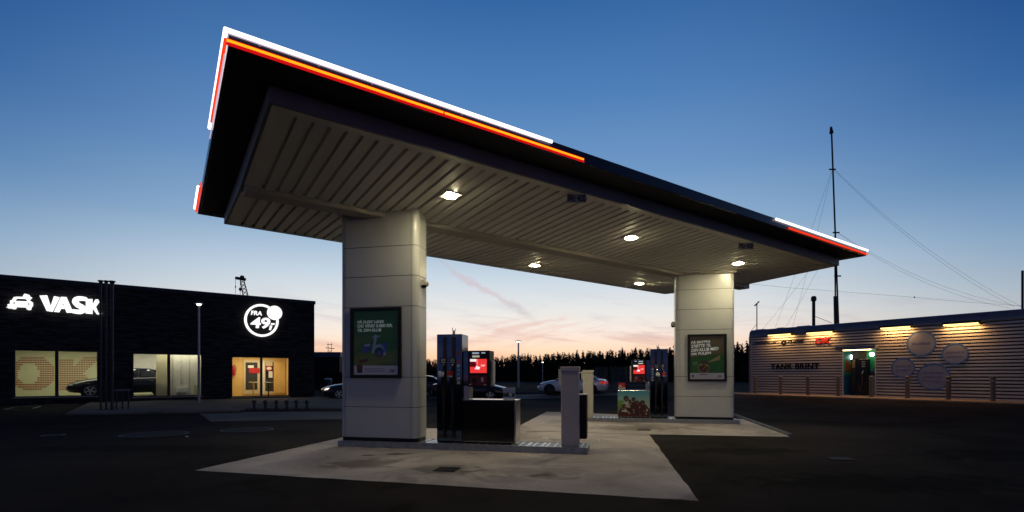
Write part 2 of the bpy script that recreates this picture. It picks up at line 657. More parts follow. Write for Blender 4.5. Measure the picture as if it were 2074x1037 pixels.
M_lblue = mat('light blue print', (0.16, 0.24, 0.45), 0.5)
M_glassp = pane('poster glass', refl=0.025)
M_glass = pane('window glass', refl=0.05)

# ------------------------------------------------------------------ ground
xs = [-600, -300, -150, -80] + [-40 + 1.5 * i for i in range(61)] + [80, 150, 300, 600]
ys = [-120, -60, -30] + [-10 + 1.5 * i for i in range(54)] + [100, 160, 300, 600, 1200]
g = MB(M_asph)
vs = [(x, y, gz(x, y)) for y in ys for x in xs]
nx = len(xs)
fs = [(j * nx + i, j * nx + i + 1, (j + 1) * nx + i + 1, (j + 1) * nx + i) for j in range(len(ys) - 1) for i in range(nx - 1)]
g.add(vs, fs)
struct(g.build('ground', smooth=True))


def worn_edge(poly, step=0.3, amp=0.012):
    """a cast slab's edge is never quite straight"""
    rr = random.Random(3)
    out = []
    for i in range(len(poly)):
        a, c = Vector(poly[i]).to_2d(), Vector(poly[(i + 1) % len(poly)]).to_2d()
        n = max(2, int((c - a).length / step))
        q = (c - a).normalized()
        q = Vector((-q.y, q.x))
        out.append((a.x, a.y, 0))
        for k in range(1, n):
            p = a + (c - a) * (k / n) + q * rr.uniform(-amp, amp)
            out.append((p.x, p.y, 0))
    return out


def sheet(name, poly, m, lift, th=0.0):
    b = MB(m)
    if th:
        b.plate(poly, lift, lift + th)
    else:
        b.add([(p[0], p[1], (p[2] if len(p) > 2 else 0) + lift) for p in poly], [tuple(range(len(poly)))])
    return struct(b.build(name))


def uwpoly(u0, u1, w0, w1):
    return [tuple(uw(u, w)) for u, w in ((u0, w0), (u1, w0), (u1, w1), (u0, w1))]


# two square concrete pads, one before the other, made as one L-cornered sheet
def ground_line(p, q, length):
    p, q = gp(*p), gp(*q)
    return p + (q - p).normalized() * length


sheet('concrete_pad', worn_edge([gp(395, 953), gp(1415, 1015), gp(1315, 880.5), ground_line((395, 953), (691, 887), 6.9)]), M_conc, 0.004)
sheet('concrete_pad', worn_edge([uw(-3.05, 13.62), gp(1315, 880), gp(1600, 885), gp(1508, 849), gp(1107, 834)]), M_conc, 0.0045)
b = MB(M_kerb)
b.box(3.90, 4.05, 13.9, 20.8, 0, 0.05)
struct(b.build('kerb', bevel=0.01, M=FC))

# pavement before the car wash, and the lighter concrete strip off its edge
pv = [gp(*p) for p in ((132, 841), (330, 838), (478, 834), (498, 830), (690, 830), (760, 829), (760, 806), (636, 806), (420, 811), (185, 816))]
sheet('pavement', pv, M_pave, 0.0, 0.07)
sheet('concrete_apron', [gp(*p) for p in ((404, 838), (427, 854), (690, 849), (770, 847), (770, 833), (690, 833.5), (500, 834.5), (480, 836.5))], M_pave, 0.004)
rb = MB(M_pave)
# far pavement behind the pumps
fp = [gp(*p) for p in ((925, 803), (1135, 798), (1260, 796), (1260, 801), (1135, 807.5), (1055, 810), (925, 810))]
rb.add([(p.x, p.y, p.z + 0.03) for p in fp], [tuple(range(len(fp)))])
struct(rb.build('pavement'))
b = MB(M_kerb)
l1 = [gp(*p) for p in ((870, 808), (1000, 797.5), (1100, 796.5), (1140, 797))]
b.path([p + Vector((0, 0, 0.04)) for p in l1], 0.09, n=4)
struct(b.build('kerb'))
# white paint before the wash hall
b = MB(mat('road paint', (0.5, 0.5, 0.5), 0.8, 0, 0.2, var=0.3, vscale=6))


def stripe(b, p, q, w, lift=0.008):
    p, q = gp(*p, lift=lift), gp(*q, lift=lift)
    n = (q - p).cross(Vector((0, 0, 1))).normalized() * w / 2
    b.add([p - n, q - n, q + n, p + n], [(0, 1, 2, 3)])


stripe(b, (-30, 823), (158, 818.6), 0.08)
stripe(b, (8, 829.5), (28, 825.5), 0.07)
stripe(b, (28, 824.4), (82, 822.6), 0.07)
stripe(b, (66, 827.5), (83, 823), 0.07)
stripe(b, (12, 830.8), (40, 829.4), 0.07)
struct(b.build('road_marking'))

# ------------------------------------------------------------------ pump islands
isl_lab = ['long grey steel edged island under the front pump nearest the camera', 'long grey steel edged island under the rear pump beside the gold poster pillar']
ISL = [(-5.92, -0.71, 9.75), (-1.62, 3.40, 16.78)]
for i, (u0, u1, w0) in enumerate(ISL):
    t = thing('pump_island', isl_lab[i], 'island', uw(u0, w0), FRZ, 'pump islands under the canopy')
    L = u1 - u0
    b = MB(M_galv)
    b.box(0, L, 0, 0.05, 0, 0.13)
    b.box(0, L, 0.67, 0.72, 0, 0.13)
    b.box(0, 0.05, 0.053, 0.667, 0, 0.13)
    b.box(L - 0.05, L, 0.053, 0.667, 0, 0.13)
    b.build('steel_edge', t, bevel=0.008)
    MB(M_plated).box(0.055, L - 0.055, 0.055, 0.665, 0, 0.118).build('deck', t)
    b = MB(M_plate)
    x = 0.07
    while x < L - 0.12:
        b.box(x, x + random.choice((0.04, 0.06, 0.08)), 0.07, 0.65, 0.118, 0.126)
        x += random.choice((0.11, 0.13, 0.15))
    b.build('grip_slats', t)

# ------------------------------------------------------------------ canopy (with its two pillars)
CA = R(33.8)
CL, CW = 15.5, 6.45
canopy = thing('fuel_canopy', 'wide filling station canopy edged with white and red light tubes on two white pillars', 'canopy', (-3.15, 6.65, 0), 0)
CFR = Matrix.Translation((-3.15, 6.65, 5.05)) @ Matrix.Rotation(CA, 4, 'Z') @ Matrix.Rotation(0.0183, 4, 'Y')
CLOC = Matrix.Translation((0, 0, 5.05)) @ Matrix.Rotation(CA, 4, 'Z') @ Matrix.Rotation(0.0183, 4, 'Y')   # relative to the canopy's empty


def cbuild(b, name, parent=None, **k):
    o = b.build(name, parent or canopy, **k)
    if parent is None:
        o.matrix_local = CLOC
    return o


MID = CW / 2
VAL = 0.14           # the ceiling falls to the valley over the pillars
BZ = 0.21            # height of the lower casing


def deck(y0, z0, y1, z1, x0, x1, pitch=0.232, gw=0.066, gd=0.06):
    """ribbed metal ceiling: wide flat pans with narrow folded grooves between"""
    b = MB(M_ceil)
    prof = []
    x = x0
    while x < x1 - 1e-6:
        xe = min(x + pitch - gw, x1)
        prof += [(x, 0), (xe, 0)]
        if xe + gw < x1:
            prof += [(xe + 0.012, gd), (xe + gw - 0.012, gd)]
        x += pitch
    vs = [(px, y0, z0 + pz) for px, pz in prof] + [(px, y1, z1 + pz) for px, pz in prof]
    n = len(prof)
    b.add(vs, [(i, n + i, n + i + 1, i + 1) for i in range(n - 1)])
    return b


E1, E2, EX_ = 0.22, 0.16, 0.16
cbuild(deck(E1, -VAL * E1 / MID, MID - 0.16, -VAL, EX_, CL - EX_), 'front_ceiling')
cbuild(deck(MID + 0.16, -VAL, CW - E2, -VAL * E2 / MID, EX_, CL - EX_), 'rear_ceiling')
b = MB(M_ceil)
za_, zb_ = -VAL * E1 / MID, -VAL * E2 / MID
b.add([(0.05, 0.05, -0.008), (CL - 0.05, 0.05, -0.008), (CL - EX_, E1, za_), (EX_, E1, za_), (EX_, MID - 0.19, -VAL), (CL - EX_, MID - 0.19, -VAL), (0.05, MID - 0.19, -VAL), (CL - 0.05, MID - 0.19, -VAL),
       (0.05, CW - 0.05, -0.008), (CL - 0.05, CW - 0.05, -0.008), (CL - EX_, CW - E2, zb_), (EX_, CW - E2, zb_), (EX_, MID + 0.19, -VAL), (CL - EX_, MID + 0.19, -VAL), (0.05, MID + 0.19, -VAL), (CL - 0.05, MID + 0.19, -VAL)],
      [(0, 3, 2, 1), (0, 6, 4, 3), (1, 2, 5, 7), (8, 9, 10, 11), (8, 11, 12, 14), (9, 15, 13, 10)])
cbuild(b, 'ceiling_border')
b = MB(M_beam)
b.slab([(MID - 0.20, -VAL - 0.09), (MID + 0.20, -VAL - 0.09), (MID + 0.20, 0.1), (MID - 0.20, 0.1)], 0.07, CL - 0.07, M=Matrix(((0, -1, 0, CL), (1, 0, 0, 0), (0, 0, 1, 0), (0, 0, 0, 1))))
b.box(CL, CL + 0.32, MID - 0.2, MID + 0.2, -VAL - 0.09, 0.06)
cbuild(b, 'valley_beam', bevel=0.01)
b = MB(M_boxs)
b.box(0, CL, 0, 0.05, -0.012, BZ)
b.box(0, CL, CW - 0.05, CW, -0.012, BZ)
# end trims follow the valley
for xa, xb in ((0, 0.05), (CL - 0.05, CL)):
    vs = []
    for xx in (xa, xb):
        vs += [(xx, 0.053, -0.012), (xx, MID, -VAL - 0.012), (xx, CW - 0.053, -0.012), (xx, CW - 0.053, BZ), (xx, 0.053, BZ)]
    b.add(vs, [(4, 3, 2, 1, 0), (5, 6, 7, 8, 9), (0, 1, 6, 5), (1, 2, 7, 6), (2, 3, 8, 7), (3, 4, 9, 8), (4, 0, 5, 9)])
cbuild(b, 'casing_trim')
OV = 0.51
# dark overhang, a shallow tray round the casing that rises to the fascia
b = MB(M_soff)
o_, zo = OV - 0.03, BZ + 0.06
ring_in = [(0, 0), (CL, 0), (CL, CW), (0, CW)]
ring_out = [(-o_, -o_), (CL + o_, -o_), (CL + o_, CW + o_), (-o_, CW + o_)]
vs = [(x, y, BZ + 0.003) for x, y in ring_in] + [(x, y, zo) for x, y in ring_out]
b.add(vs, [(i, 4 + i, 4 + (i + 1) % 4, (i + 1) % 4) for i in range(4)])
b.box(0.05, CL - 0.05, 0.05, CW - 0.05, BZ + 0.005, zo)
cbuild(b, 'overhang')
b = MB(M_navy)
F0, F1 = BZ + 0.045, BZ + 0.235
b.box(-OV, CL + OV, -OV, -OV + 0.05, F0, F1)
b.box(-OV, CL + OV, CW + OV - 0.05, CW + OV, F0, F1)
b.box(-OV, -OV + 0.05, -OV + 0.052, CW + OV - 0.052, F0, F1)
b.box(CL + OV - 0.05, CL + OV, -OV + 0.052, CW + OV - 0.052, F0, F1)
cbuild(b, 'fascia', bevel=0.006)
b = MB(mat('roof sheet', (0.06, 0.06, 0.065), 0.6, 0.2))
b.box(-OV + 0.05, CL + OV - 0.05, -OV + 0.05, CW + OV - 0.05, F1 - 0.06, F1 - 0.02)
cbuild(b, 'roof_sheet')


def chit(x, y, plane_y):
    I = CFR.inverted()
    o = I @ CAM
    d = I.to_3x3() @ rays(x, y)
    return o + d * ((plane_y - o.y) / d.y)


def chitx(x, y, plane_x):
    I = CFR.inverted()
    o = I @ CAM
    d = I.to_3x3() @ rays(x, y)
    return o + d * ((plane_x - o.x) / d.x)


def chitz(x, y, slope=0):
    """hit on the ceiling: front half slope 0, rear half slope 1"""
    I = CFR.inverted()
    o = I @ CAM
    d = I.to_3x3() @ rays(x, y)
    k = VAL / MID
    if slope == 0:      # z = -k*y
        t = (-k * o.y - o.z) / (d.z + k * d.y)
    else:               # z = -VAL + k*(y-MID)
        t = (-VAL + k * (o.y - MID) - o.z) / (d.z - k * d.y)
    return o + d * t


# light tubes along the fascia: (name, material, x-range, z, radius)
yf = -OV - 0.03
xa = chit(1118, 285, yf).x
xb = chit(1182, 318, yf).x
xc = chit(1572, 447, yf).x
xd = chit(1598, 466, yf).x
zt, zm, zl = F1 - 0.028, F0 + 0.115, F0 + 0.045


def lighttube(name, m, p, q, r):
    b = MB(m)
    b.tube(p, q, r, n=10)
    return cbuild(b, name, smooth=True)


xe = CL + OV + 0.02
OC = -OV - 0.02
lighttube('white_light_tube', M_tubew, (OC, yf, zt), (xa, yf, zt), 0.026)
lighttube('white_light_tube', M_tubew2, (OC + 0.02, yf + 0.012, zm + 0.018), (xa - 0.25, yf + 0.012, zm + 0.018), 0.008)
for p0, p1 in ((OC, xa - 2.0), (xa - 1.97, xb)):
    lighttube('red_light_tube_or_glow', M_tubeo, (p0, yf, zl), (p1, yf, zl), 0.0145)
lighttube('red_light_tube_or_glow', M_redglow, (OC, yf + 0.012, zl - 0.032), (xb + 0.02, yf + 0.012, zl - 0.032), 0.017)  # this strip and the next are added as the tube's red glow
lighttube('red_light_tube_or_glow', M_redglow, (OC, yf + 0.012, zl + 0.024), (xb + 0.02, yf + 0.012, zl + 0.024), 0.008)
lighttube('white_light_tube', M_tubew, (xc, yf, zt), (xe, yf, zt), 0.028)
lighttube('red_light_tube_or_glow', M_tuber, (xd, yf, zl), (xe, yf, zl), 0.022)
xf = -OV - 0.03
ya = chitx(424, 262, xf).y
yb = chitx(406, 356, xf).y
lighttube('white_light_tube', M_tubew, (xf, -OV - 0.04, zt), (xf, ya, zt), 0.026)
lighttube('red_light_tube_or_glow', M_tuber, (xf, -OV - 0.02, zl + 0.01), (xf, ya - 0.5, zl + 0.01), 0.018)
lighttube('white_light_tube', M_tubew2, (xf + 0.01, -OV + 0.2, F0 - 0.005), (xf + 0.01, ya, F0 - 0.005), 0.008)
lighttube('white_light_tube', M_tubew, (xf - 0.03, yb + 0.1, zt - 0.065), (xf - 0.03, CW + OV - 0.1, zt - 0.065), 0.03)
lighttube('red_light_tube_or_glow', M_tuber, (xf, yb, zt - 0.012), (xf, CW + OV - 0.06, zt - 0.012), 0.014)
lighttube('red_light_tube_or_glow', M_tuber, (xf, yb, zl + 0.01), (xf, CW + OV - 0.03, zl + 0.01), 0.022)
for k in range(7):
    b = MB(M_galv)
    xk = -0.2 + k * (xa / 6.2)
    b.box(xk, xk + 0.03, -OV - 0.012, -OV, zm - 0.01, zm + 0.03)
    cbuild(b, 'tube_clip')

def rrect(w, d, r, inset=0.0, notch=True):
    pts = []
    w2, d2 = w / 2 - inset, d / 2 - inset
    for cx, cy, a0 in ((w2 - r, -d2 + r, -90), (w2 - r, d2 - r, 0), (-w2 + r, d2 - r, 90), (-w2 + r, -d2 + r, 180)):
        n = 8
        for i in range(n + 1):
            a = R(a0 + 90 * i / n)
            pts.append((cx + r * math.cos(a), cy + r * math.sin(a)))
    return pts


# downlights
spots = [(chitz(913, 394, 0), 0), (chitz(1278, 480, 0), 0), (chitz(1495, 532, 0), 0), (chitz(1083, 536, 1), 1), (chitz(1295, 573, 1), 1)]
p = spots[3][0] - (spots[4][0] - spots[3][0])
spots.append((p, 1))
for p, side in spots:
    x, y, z = p
    tilt = Matrix.Translation((x, y, z)) @ Matrix.Rotation((-1 if side == 0 else 1) * math.atan(VAL / MID), 4, 'X')
    b = MB(M_bezel)
    for q in ((-0.17, 0.17, -0.17, -0.115), (-0.17, 0.17, 0.115, 0.17), (-0.17, -0.115, -0.113, 0.113), (0.115, 0.17, -0.113, 0.113)):
        b.box(*q, -0.025, 0.01, M=tilt)
    o = cbuild(b, 'downlight')
    b = MB(M_lens)
    b.plate(rrect(0.22, 0.22, 0.06), -0.038, 0.005, M=tilt)
    b.build('lens', o)

# pillars
PW, PDEP, PR = 1.74, 0.60, 0.12


def notched(w, d, r):
    """outline with a fine open joint where each flat panel meets the rounded corner"""
    base = rrect(w, d, r)
    out = []
    k = 9
    for c in range(4):
        arc = base[c * k:(c + 1) * k]
        t0 = Vector((math.cos(R(-180 + 90 * c)), math.sin(R(-180 + 90 * c))))   # into the previous flat
        t0 = -Vector((math.cos(R(90 * c)), math.sin(R(90 * c))))
        n0 = Vector((math.sin(R(90 * c)), -math.cos(R(90 * c))))
        p = Vector(arc[0])
        out += [tuple(p + t0 * 0.012), tuple(p + t0 * 0.012 - n0 * 0.012), tuple(p - n0 * 0.012)]
        out += arc
        n1 = Vector((math.sin(R(90 * (c + 1))), -math.cos(R(90 * (c + 1)))))
        t1 = Vector((math.cos(R(90 * (c + 1))), math.sin(R(90 * (c + 1)))))
        p = Vector(arc[-1])
        out += [tuple(p - n1 * 0.012), tuple(p + t1 * 0.012 - n1 * 0.012), tuple(p + t1 * 0.012)]
    return out


PIL = [(-5.03, 10.11, 4.90), (2.39, 17.14, 4.66)]
levels = [0.20, 0.84, 1.46, 2.92, 3.55, 4.17]
for u, w, zt_ in PIL:
    c = uw(u, w, 0)
    Ml = Matrix.Translation(c - Vector(canopy.location)) @ Matrix.Rotation(FRZ, 4, 'Z')
    b = MB(M_panel)
    ol = notched(PW, PDEP, PR)
    lv = levels + [zt_]
    for a, q in zip(lv[:-1], lv[1:]):
        b.plate(ol, a + 0.006, q - 0.006)
    b.plate(rrect(PW, PDEP, PR - 0.02, 0.02), 0.13, zt_, m=M_joint)
    o = b.build('pillar', canopy)
    o.matrix_local = Ml
    MB(M_black).plate(rrect(PW, PDEP, PR, 0.01), 0.128, 0.198).build('plinth', o)
    b = MB(M_beam)
    b.plate(rrect(PW + 0.12, PDEP + 0.2, PR), zt_ - 0.02, zt_ + 0.12)
    b.build('head_collar', o)

# hanging height signs
for (px, py, lab) in ((1168, 391, 'small grey height limit plate under the front canopy edge near the middle'), (1511, 490, 'small grey height limit plate under the canopy edge beyond the right pillar lamp')):
    p = CFR @ chitz(px, py, 0) - Vector((0, 0, 0.075))
    t = thing('clearance_sign', lab, 'sign', p, FRZ + R(10), 'height limit plates under the canopy')
    sc = 1.0
    b = MB(mat('grey plate', (0.36, 0.35, 0.34), 0.6))
    b.box(-0.185, 0.185, 0, 0.012, -0.105, 0.055)
    b.build('plate', t)
    for sx in (-0.15, 0.15):
        MB(M_galv).box(sx - 0.01, sx + 0.01, 0.002, 0.010, 0.055, 0.16).build('hanger', t)
    b = MB(M_black)
    b.text('FRI: 420', -0.165, 0.165, -0.085, 0.035, 0, 0.004, bold=0.02)
    b.build('lettering', t)

# security cameras on the pillars
for (u, w, z, a, lab) in ((-4.20, 10.16, 3.40, 0, 'white dome security camera on the side of the pillar with the scooter poster'), (1.57, 17.10, 3.13, 180, 'white dome security camera on the side of the pillar with the gold poster')):
    t = thing('security_camera', lab, 'camera', uw(u, w, z), FRZ + R(a), 'security cameras on the pillars')
    b = MB(M_cream)
    b.tube((0, 0, 0), (0.10, 0, 0), 0.05, n=10)
    b.tube((0.095, 0, 0.02), (0.095, -0.16, 0.01), 0.065, n=12)
    b.build('housing', t, smooth=True)
    b = MB(M_gloss)
    b.lathe([(0.0, -0.07), (0.035, -0.06), (0.055, -0.03), (0.06, 0)], 12, M=Matrix.Translation((0.095, -0.12, -0.03)))
    b.build('dome', t, smooth=True)


# ------------------------------------------------------------------ poster frames
def backlit(name, col, rough=0.5, e=0.06, **k):
    m = mat(name, col, rough, **k)
    b_ = m.node_tree.nodes['Principled BSDF']
    b_.inputs['Emission Color'].default_value = tuple(col[:3]) + (1,)
    b_.inputs['Emission Strength'].default_value = e
    return m


def poster(u, w, z, kind, lab):
    t = thing('poster_frame', lab, 'poster', uw(u, w, z), FRZ, 'framed posters on the pillars')
    W2, H2 = 0.57, 0.73
    fr = MB(M_black)
    fr.slab([(-W2, -H2), (W2, -H2), (W2, -H2 + 0.07), (-W2, -H2 + 0.07)], -0.06, 0)
    fr.slab([(-W2, H2 - 0.07), (W2, H2 - 0.07), (W2, H2), (-W2, H2)], -0.06, 0)
    fr.box(-W2, -W2 + 0.07, -0.058, 0, -H2 + 0.072, H2 - 0.072)
    fr.box(W2 - 0.07, W2, -0.058, 0, -H2 + 0.072, H2 - 0.072)
    fr.build('frame', t, bevel=0.004)
    x0, x1, z0, z1 = -W2 + 0.07, W2 - 0.07, -H2 + 0.07, H2 - 0.07
    b = MB()

    def px(a, c):        # poster coordinates 0..1 from top left
        return (x0 + a * (x1 - x0), z1 - c * (z1 - z0))

    def blob(pts, m, y):
        b.slab([px(*p) for p in pts], y, y + 0.002, m)

    def words(s, a0, a1, c0, c1, m, y=-0.022, **k):
        p, q = px(a0, c1), px(a1, c0)
        b.text(s, p[0], q[0], p[1], q[1], y, 0.002, m=m, **k)
    if kind == 0:
        bg_ = backlit('poster green', (0.018, 0.085, 0.020), 0.5, var=0.5, vscale=1.6)
        b.box(x0, x1, -0.018, -0.002, z0, z1, bg_)
        strip = backlit('poster strip', (0.36, 0.34, 0.46), 0.5)
        blob([(0, 0.855), (1, 0.855), (1, 1), (0, 1)], strip, -0.021)
        blob([(0.55, 0.845), (1, 0.842), (1, 0.856), (0.55, 0.856)], M_dred, -0.0225)
        tx = backlit('poster lettering', (0.7, 0.78, 0.78), 0.5, e=0.12)
        words('FÅ FLEST LIKES', 0.08, 0.68, 0.135, 0.19, tx, bold=0.02, shear=0.2)
        words('OG VIND 5.000 KR.', 0.08, 0.87, 0.205, 0.255, tx, bold=0.02, shear=0.2)
        words('TIL DIN KLUB', 0.08, 0.62, 0.275, 0.322, tx, bold=0.02, shear=0.2)
        dim = backlit('poster faint lettering', (0.05, 0.07, 0.045), 0.5)
        for k in range(9):
            blob([(0.10 + k * 0.075, 0.09), (0.16 + k * 0.075, 0.09), (0.16 + k * 0.075, 0.098), (0.10 + k * 0.075, 0.098)], dim, -0.0205)
        # scooter
        bl = backlit('scooter blue', (0.02, 0.05, 0.26), 0.5)
        lt = backlit('scooter pale', (0.18, 0.24, 0.42), 0.5)
        blob([(0.22, 0.52), (0.37, 0.51), (0.38, 0.55), (0.36, 0.62), (0.24, 0.66), (0.20, 0.60)], bl, -0.0205)
        blob([(0.24, 0.52), (0.36, 0.51), (0.37, 0.545), (0.25, 0.555)], lt, -0.0225)
        b.oval(*px(0.57, 0.655), 0.10, 0.10, -0.0195, -0.018, n=20, m=backlit('scooter tyre', (0.012, 0.015, 0.05), 0.5))
        b.oval(*px(0.57, 0.655), 0.05, 0.05, -0.0205, -0.018, n=16, m=bl)
        b.ring(*px(0.57, 0.65), 0.15, 0.165, 0.05, -0.0205, -0.018, n=24, m=lt, a0=-25, a1=150)
        blob([(0.42, 0.40), (0.60, 0.385), (0.60, 0.40), (0.42, 0.415)], lt, -0.0235)
        blob([(0.40, 0.66), (0.46, 0.66), (0.50, 0.50), (0.53, 0.38), (0.47, 0.365), (0.45, 0.47), (0.43, 0.56)], lt, -0.0225)
        blob([(0.63, 0.50), (0.74, 0.50), (0.75, 0.60), (0.70, 0.66), (0.64, 0.62)], bl, -0.0205)
        blob([(0.10, 0.77), (0.32, 0.745), (0.34, 0.79), (0.12, 0.815)], M_black, -0.0225)
        blob([(0.06, 0.84), (0.20, 0.84), (0.19, 0.97), (0.08, 0.97)], M_black, -0.0235)
        for k in range(3):
            blob([(0.24, 0.90 + k * 0.022), (0.70, 0.90 + k * 0.022), (0.70, 0.906 + k * 0.022), (0.24, 0.906 + k * 0.022)], dim, -0.0225)
        words('OK', 0.80, 0.93, 0.915, 0.96, M_black, y=-0.0225, bold=0.03, shear=0.15)
    else:
        bg_ = backlit('poster leaf green', (0.02, 0.085, 0.012), 0.5, var=0.6, vscale=2.4)
        b.box(x0, x1, -0.018, -0.002, z0, z1, bg_)
        gold = backlit('poster bronze', (0.11, 0.078, 0.034), 0.5, var=0.25, vscale=1.5)
        blob([(0, 0), (1, 0), (1, 0.40), (0, 0.50)], gold, -0.0205)
        blob([(0.52, 0.60), (0.88, 0.44), (0.88, 0.55), (0.62, 0.60)], backlit('poster straw', (0.26, 0.19, 0.08), 0.5), -0.0225)
        blob([(0, 0.855), (1, 0.855), (1, 1), (0, 1)], backlit('poster strip grey', (0.42, 0.38, 0.46), 0.5), -0.0215)
        for s, a1, c in (('FÅ EKSTRA', 0.60, 0.10), ('STØTTE TIL', 0.62, 0.195), ('DIN KLUB MED', 0.84, 0.29), ('OK PULJEN', 0.63, 0.385)):
            p, q = px(0.04, c + 0.072), px(a1, c)
            Mr = Matrix.Translation((p[0], 0, p[1])) @ Matrix.Rotation(R(-4), 4, 'Y')
            b.text(s, 0, q[0] - p[0], 0, q[1] - p[1], -0.0225, 0.002, bold=0.018, shear=0.22, m=backlit('poster white', (0.85, 0.85, 0.84), 0.5, e=0.2), M=Mr)
        for k in range(6):
            blob([(0.05 + k * 0.07, 0.062), (0.10 + k * 0.07, 0.058), (0.10 + k * 0.07, 0.066), (0.05 + k * 0.07, 0.07)], M_black, -0.0225)
        jar = backlit('poster jar gold', (0.20, 0.12, 0.035), 0.4, var=0.6, vscale=22)
        jd = backlit('poster jar dark', (0.06, 0.025, 0.012), 0.4, var=0.5, vscale=30)
        c = px(0.40, 0.745)
        b.oval(c[0], c[1], 0.18, 0.155, -0.0235, -0.018, m=jar)
        b.oval(c[0], c[1] - 0.01, 0.145, 0.12, -0.0245, -0.018, m=jd)
        c2 = px(0.42, 0.60)
        b.oval(c2[0], c2[1], 0.10, 0.055, -0.0235, -0.018, m=jd)
        blob([(0.27, 0.885), (0.53, 0.885), (0.49, 0.90), (0.31, 0.90)], jd, -0.0245)
        for k in range(14):
            a, cc = 0.40 + random.uniform(-0.13, 0.13), 0.74 + random.uniform(-0.1, 0.1)
            q = px(a, cc)
            b.oval(q[0], q[1], 0.012, 0.012, -0.0255, -0.024, n=8, m=backlit('poster coin', (0.42, 0.30, 0.12), 0.4))
        for k in range(3):
            blob([(0.07 + 0.012 * k, 0.60 + k * 0.03), (0.23, 0.59 + k * 0.03), (0.23, 0.598 + k * 0.03), (0.07 + 0.012 * k, 0.608 + k * 0.03)], M_offw, -0.0225)
        blob([(0.055, 0.90), (0.12, 0.90), (0.12, 0.96), (0.055, 0.96)], M_black, -0.0225)
        words('f', 0.08, 0.10, 0.912, 0.952, M_white, y=-0.0245, bold=0.03)
        for k in range(3):
            blob([(0.17, 0.90 + k * 0.022), (0.66, 0.90 + k * 0.022), (0.66, 0.906 + k * 0.022), (0.17, 0.906 + k * 0.022)], M_offw, -0.0225)
        words('OK', 0.81, 0.93, 0.91, 0.955, M_black, y=-0.0225, bold=0.03, shear=0.15)
    b.build('print', t)
    b = MB(M_glassp)
    b.box(x0 - 0.004, x1 + 0.004, -0.046, -0.043, z0 - 0.004, z1 + 0.004)
    b.build('glass_cover', t)


poster(-5.06, 9.806, 2.17, 0, 'framed dark green poster of a blue scooter on the nearer left pillar')
poster(2.45, 16.836, 2.04, 1, 'framed bronze and green poster of a coin jar on the right pillar')


# ------------------------------------------------------------------ fuel pumps
def screen_mat():
    return glow('screen red', (1.0, 0.05, 0.05), 0.85)


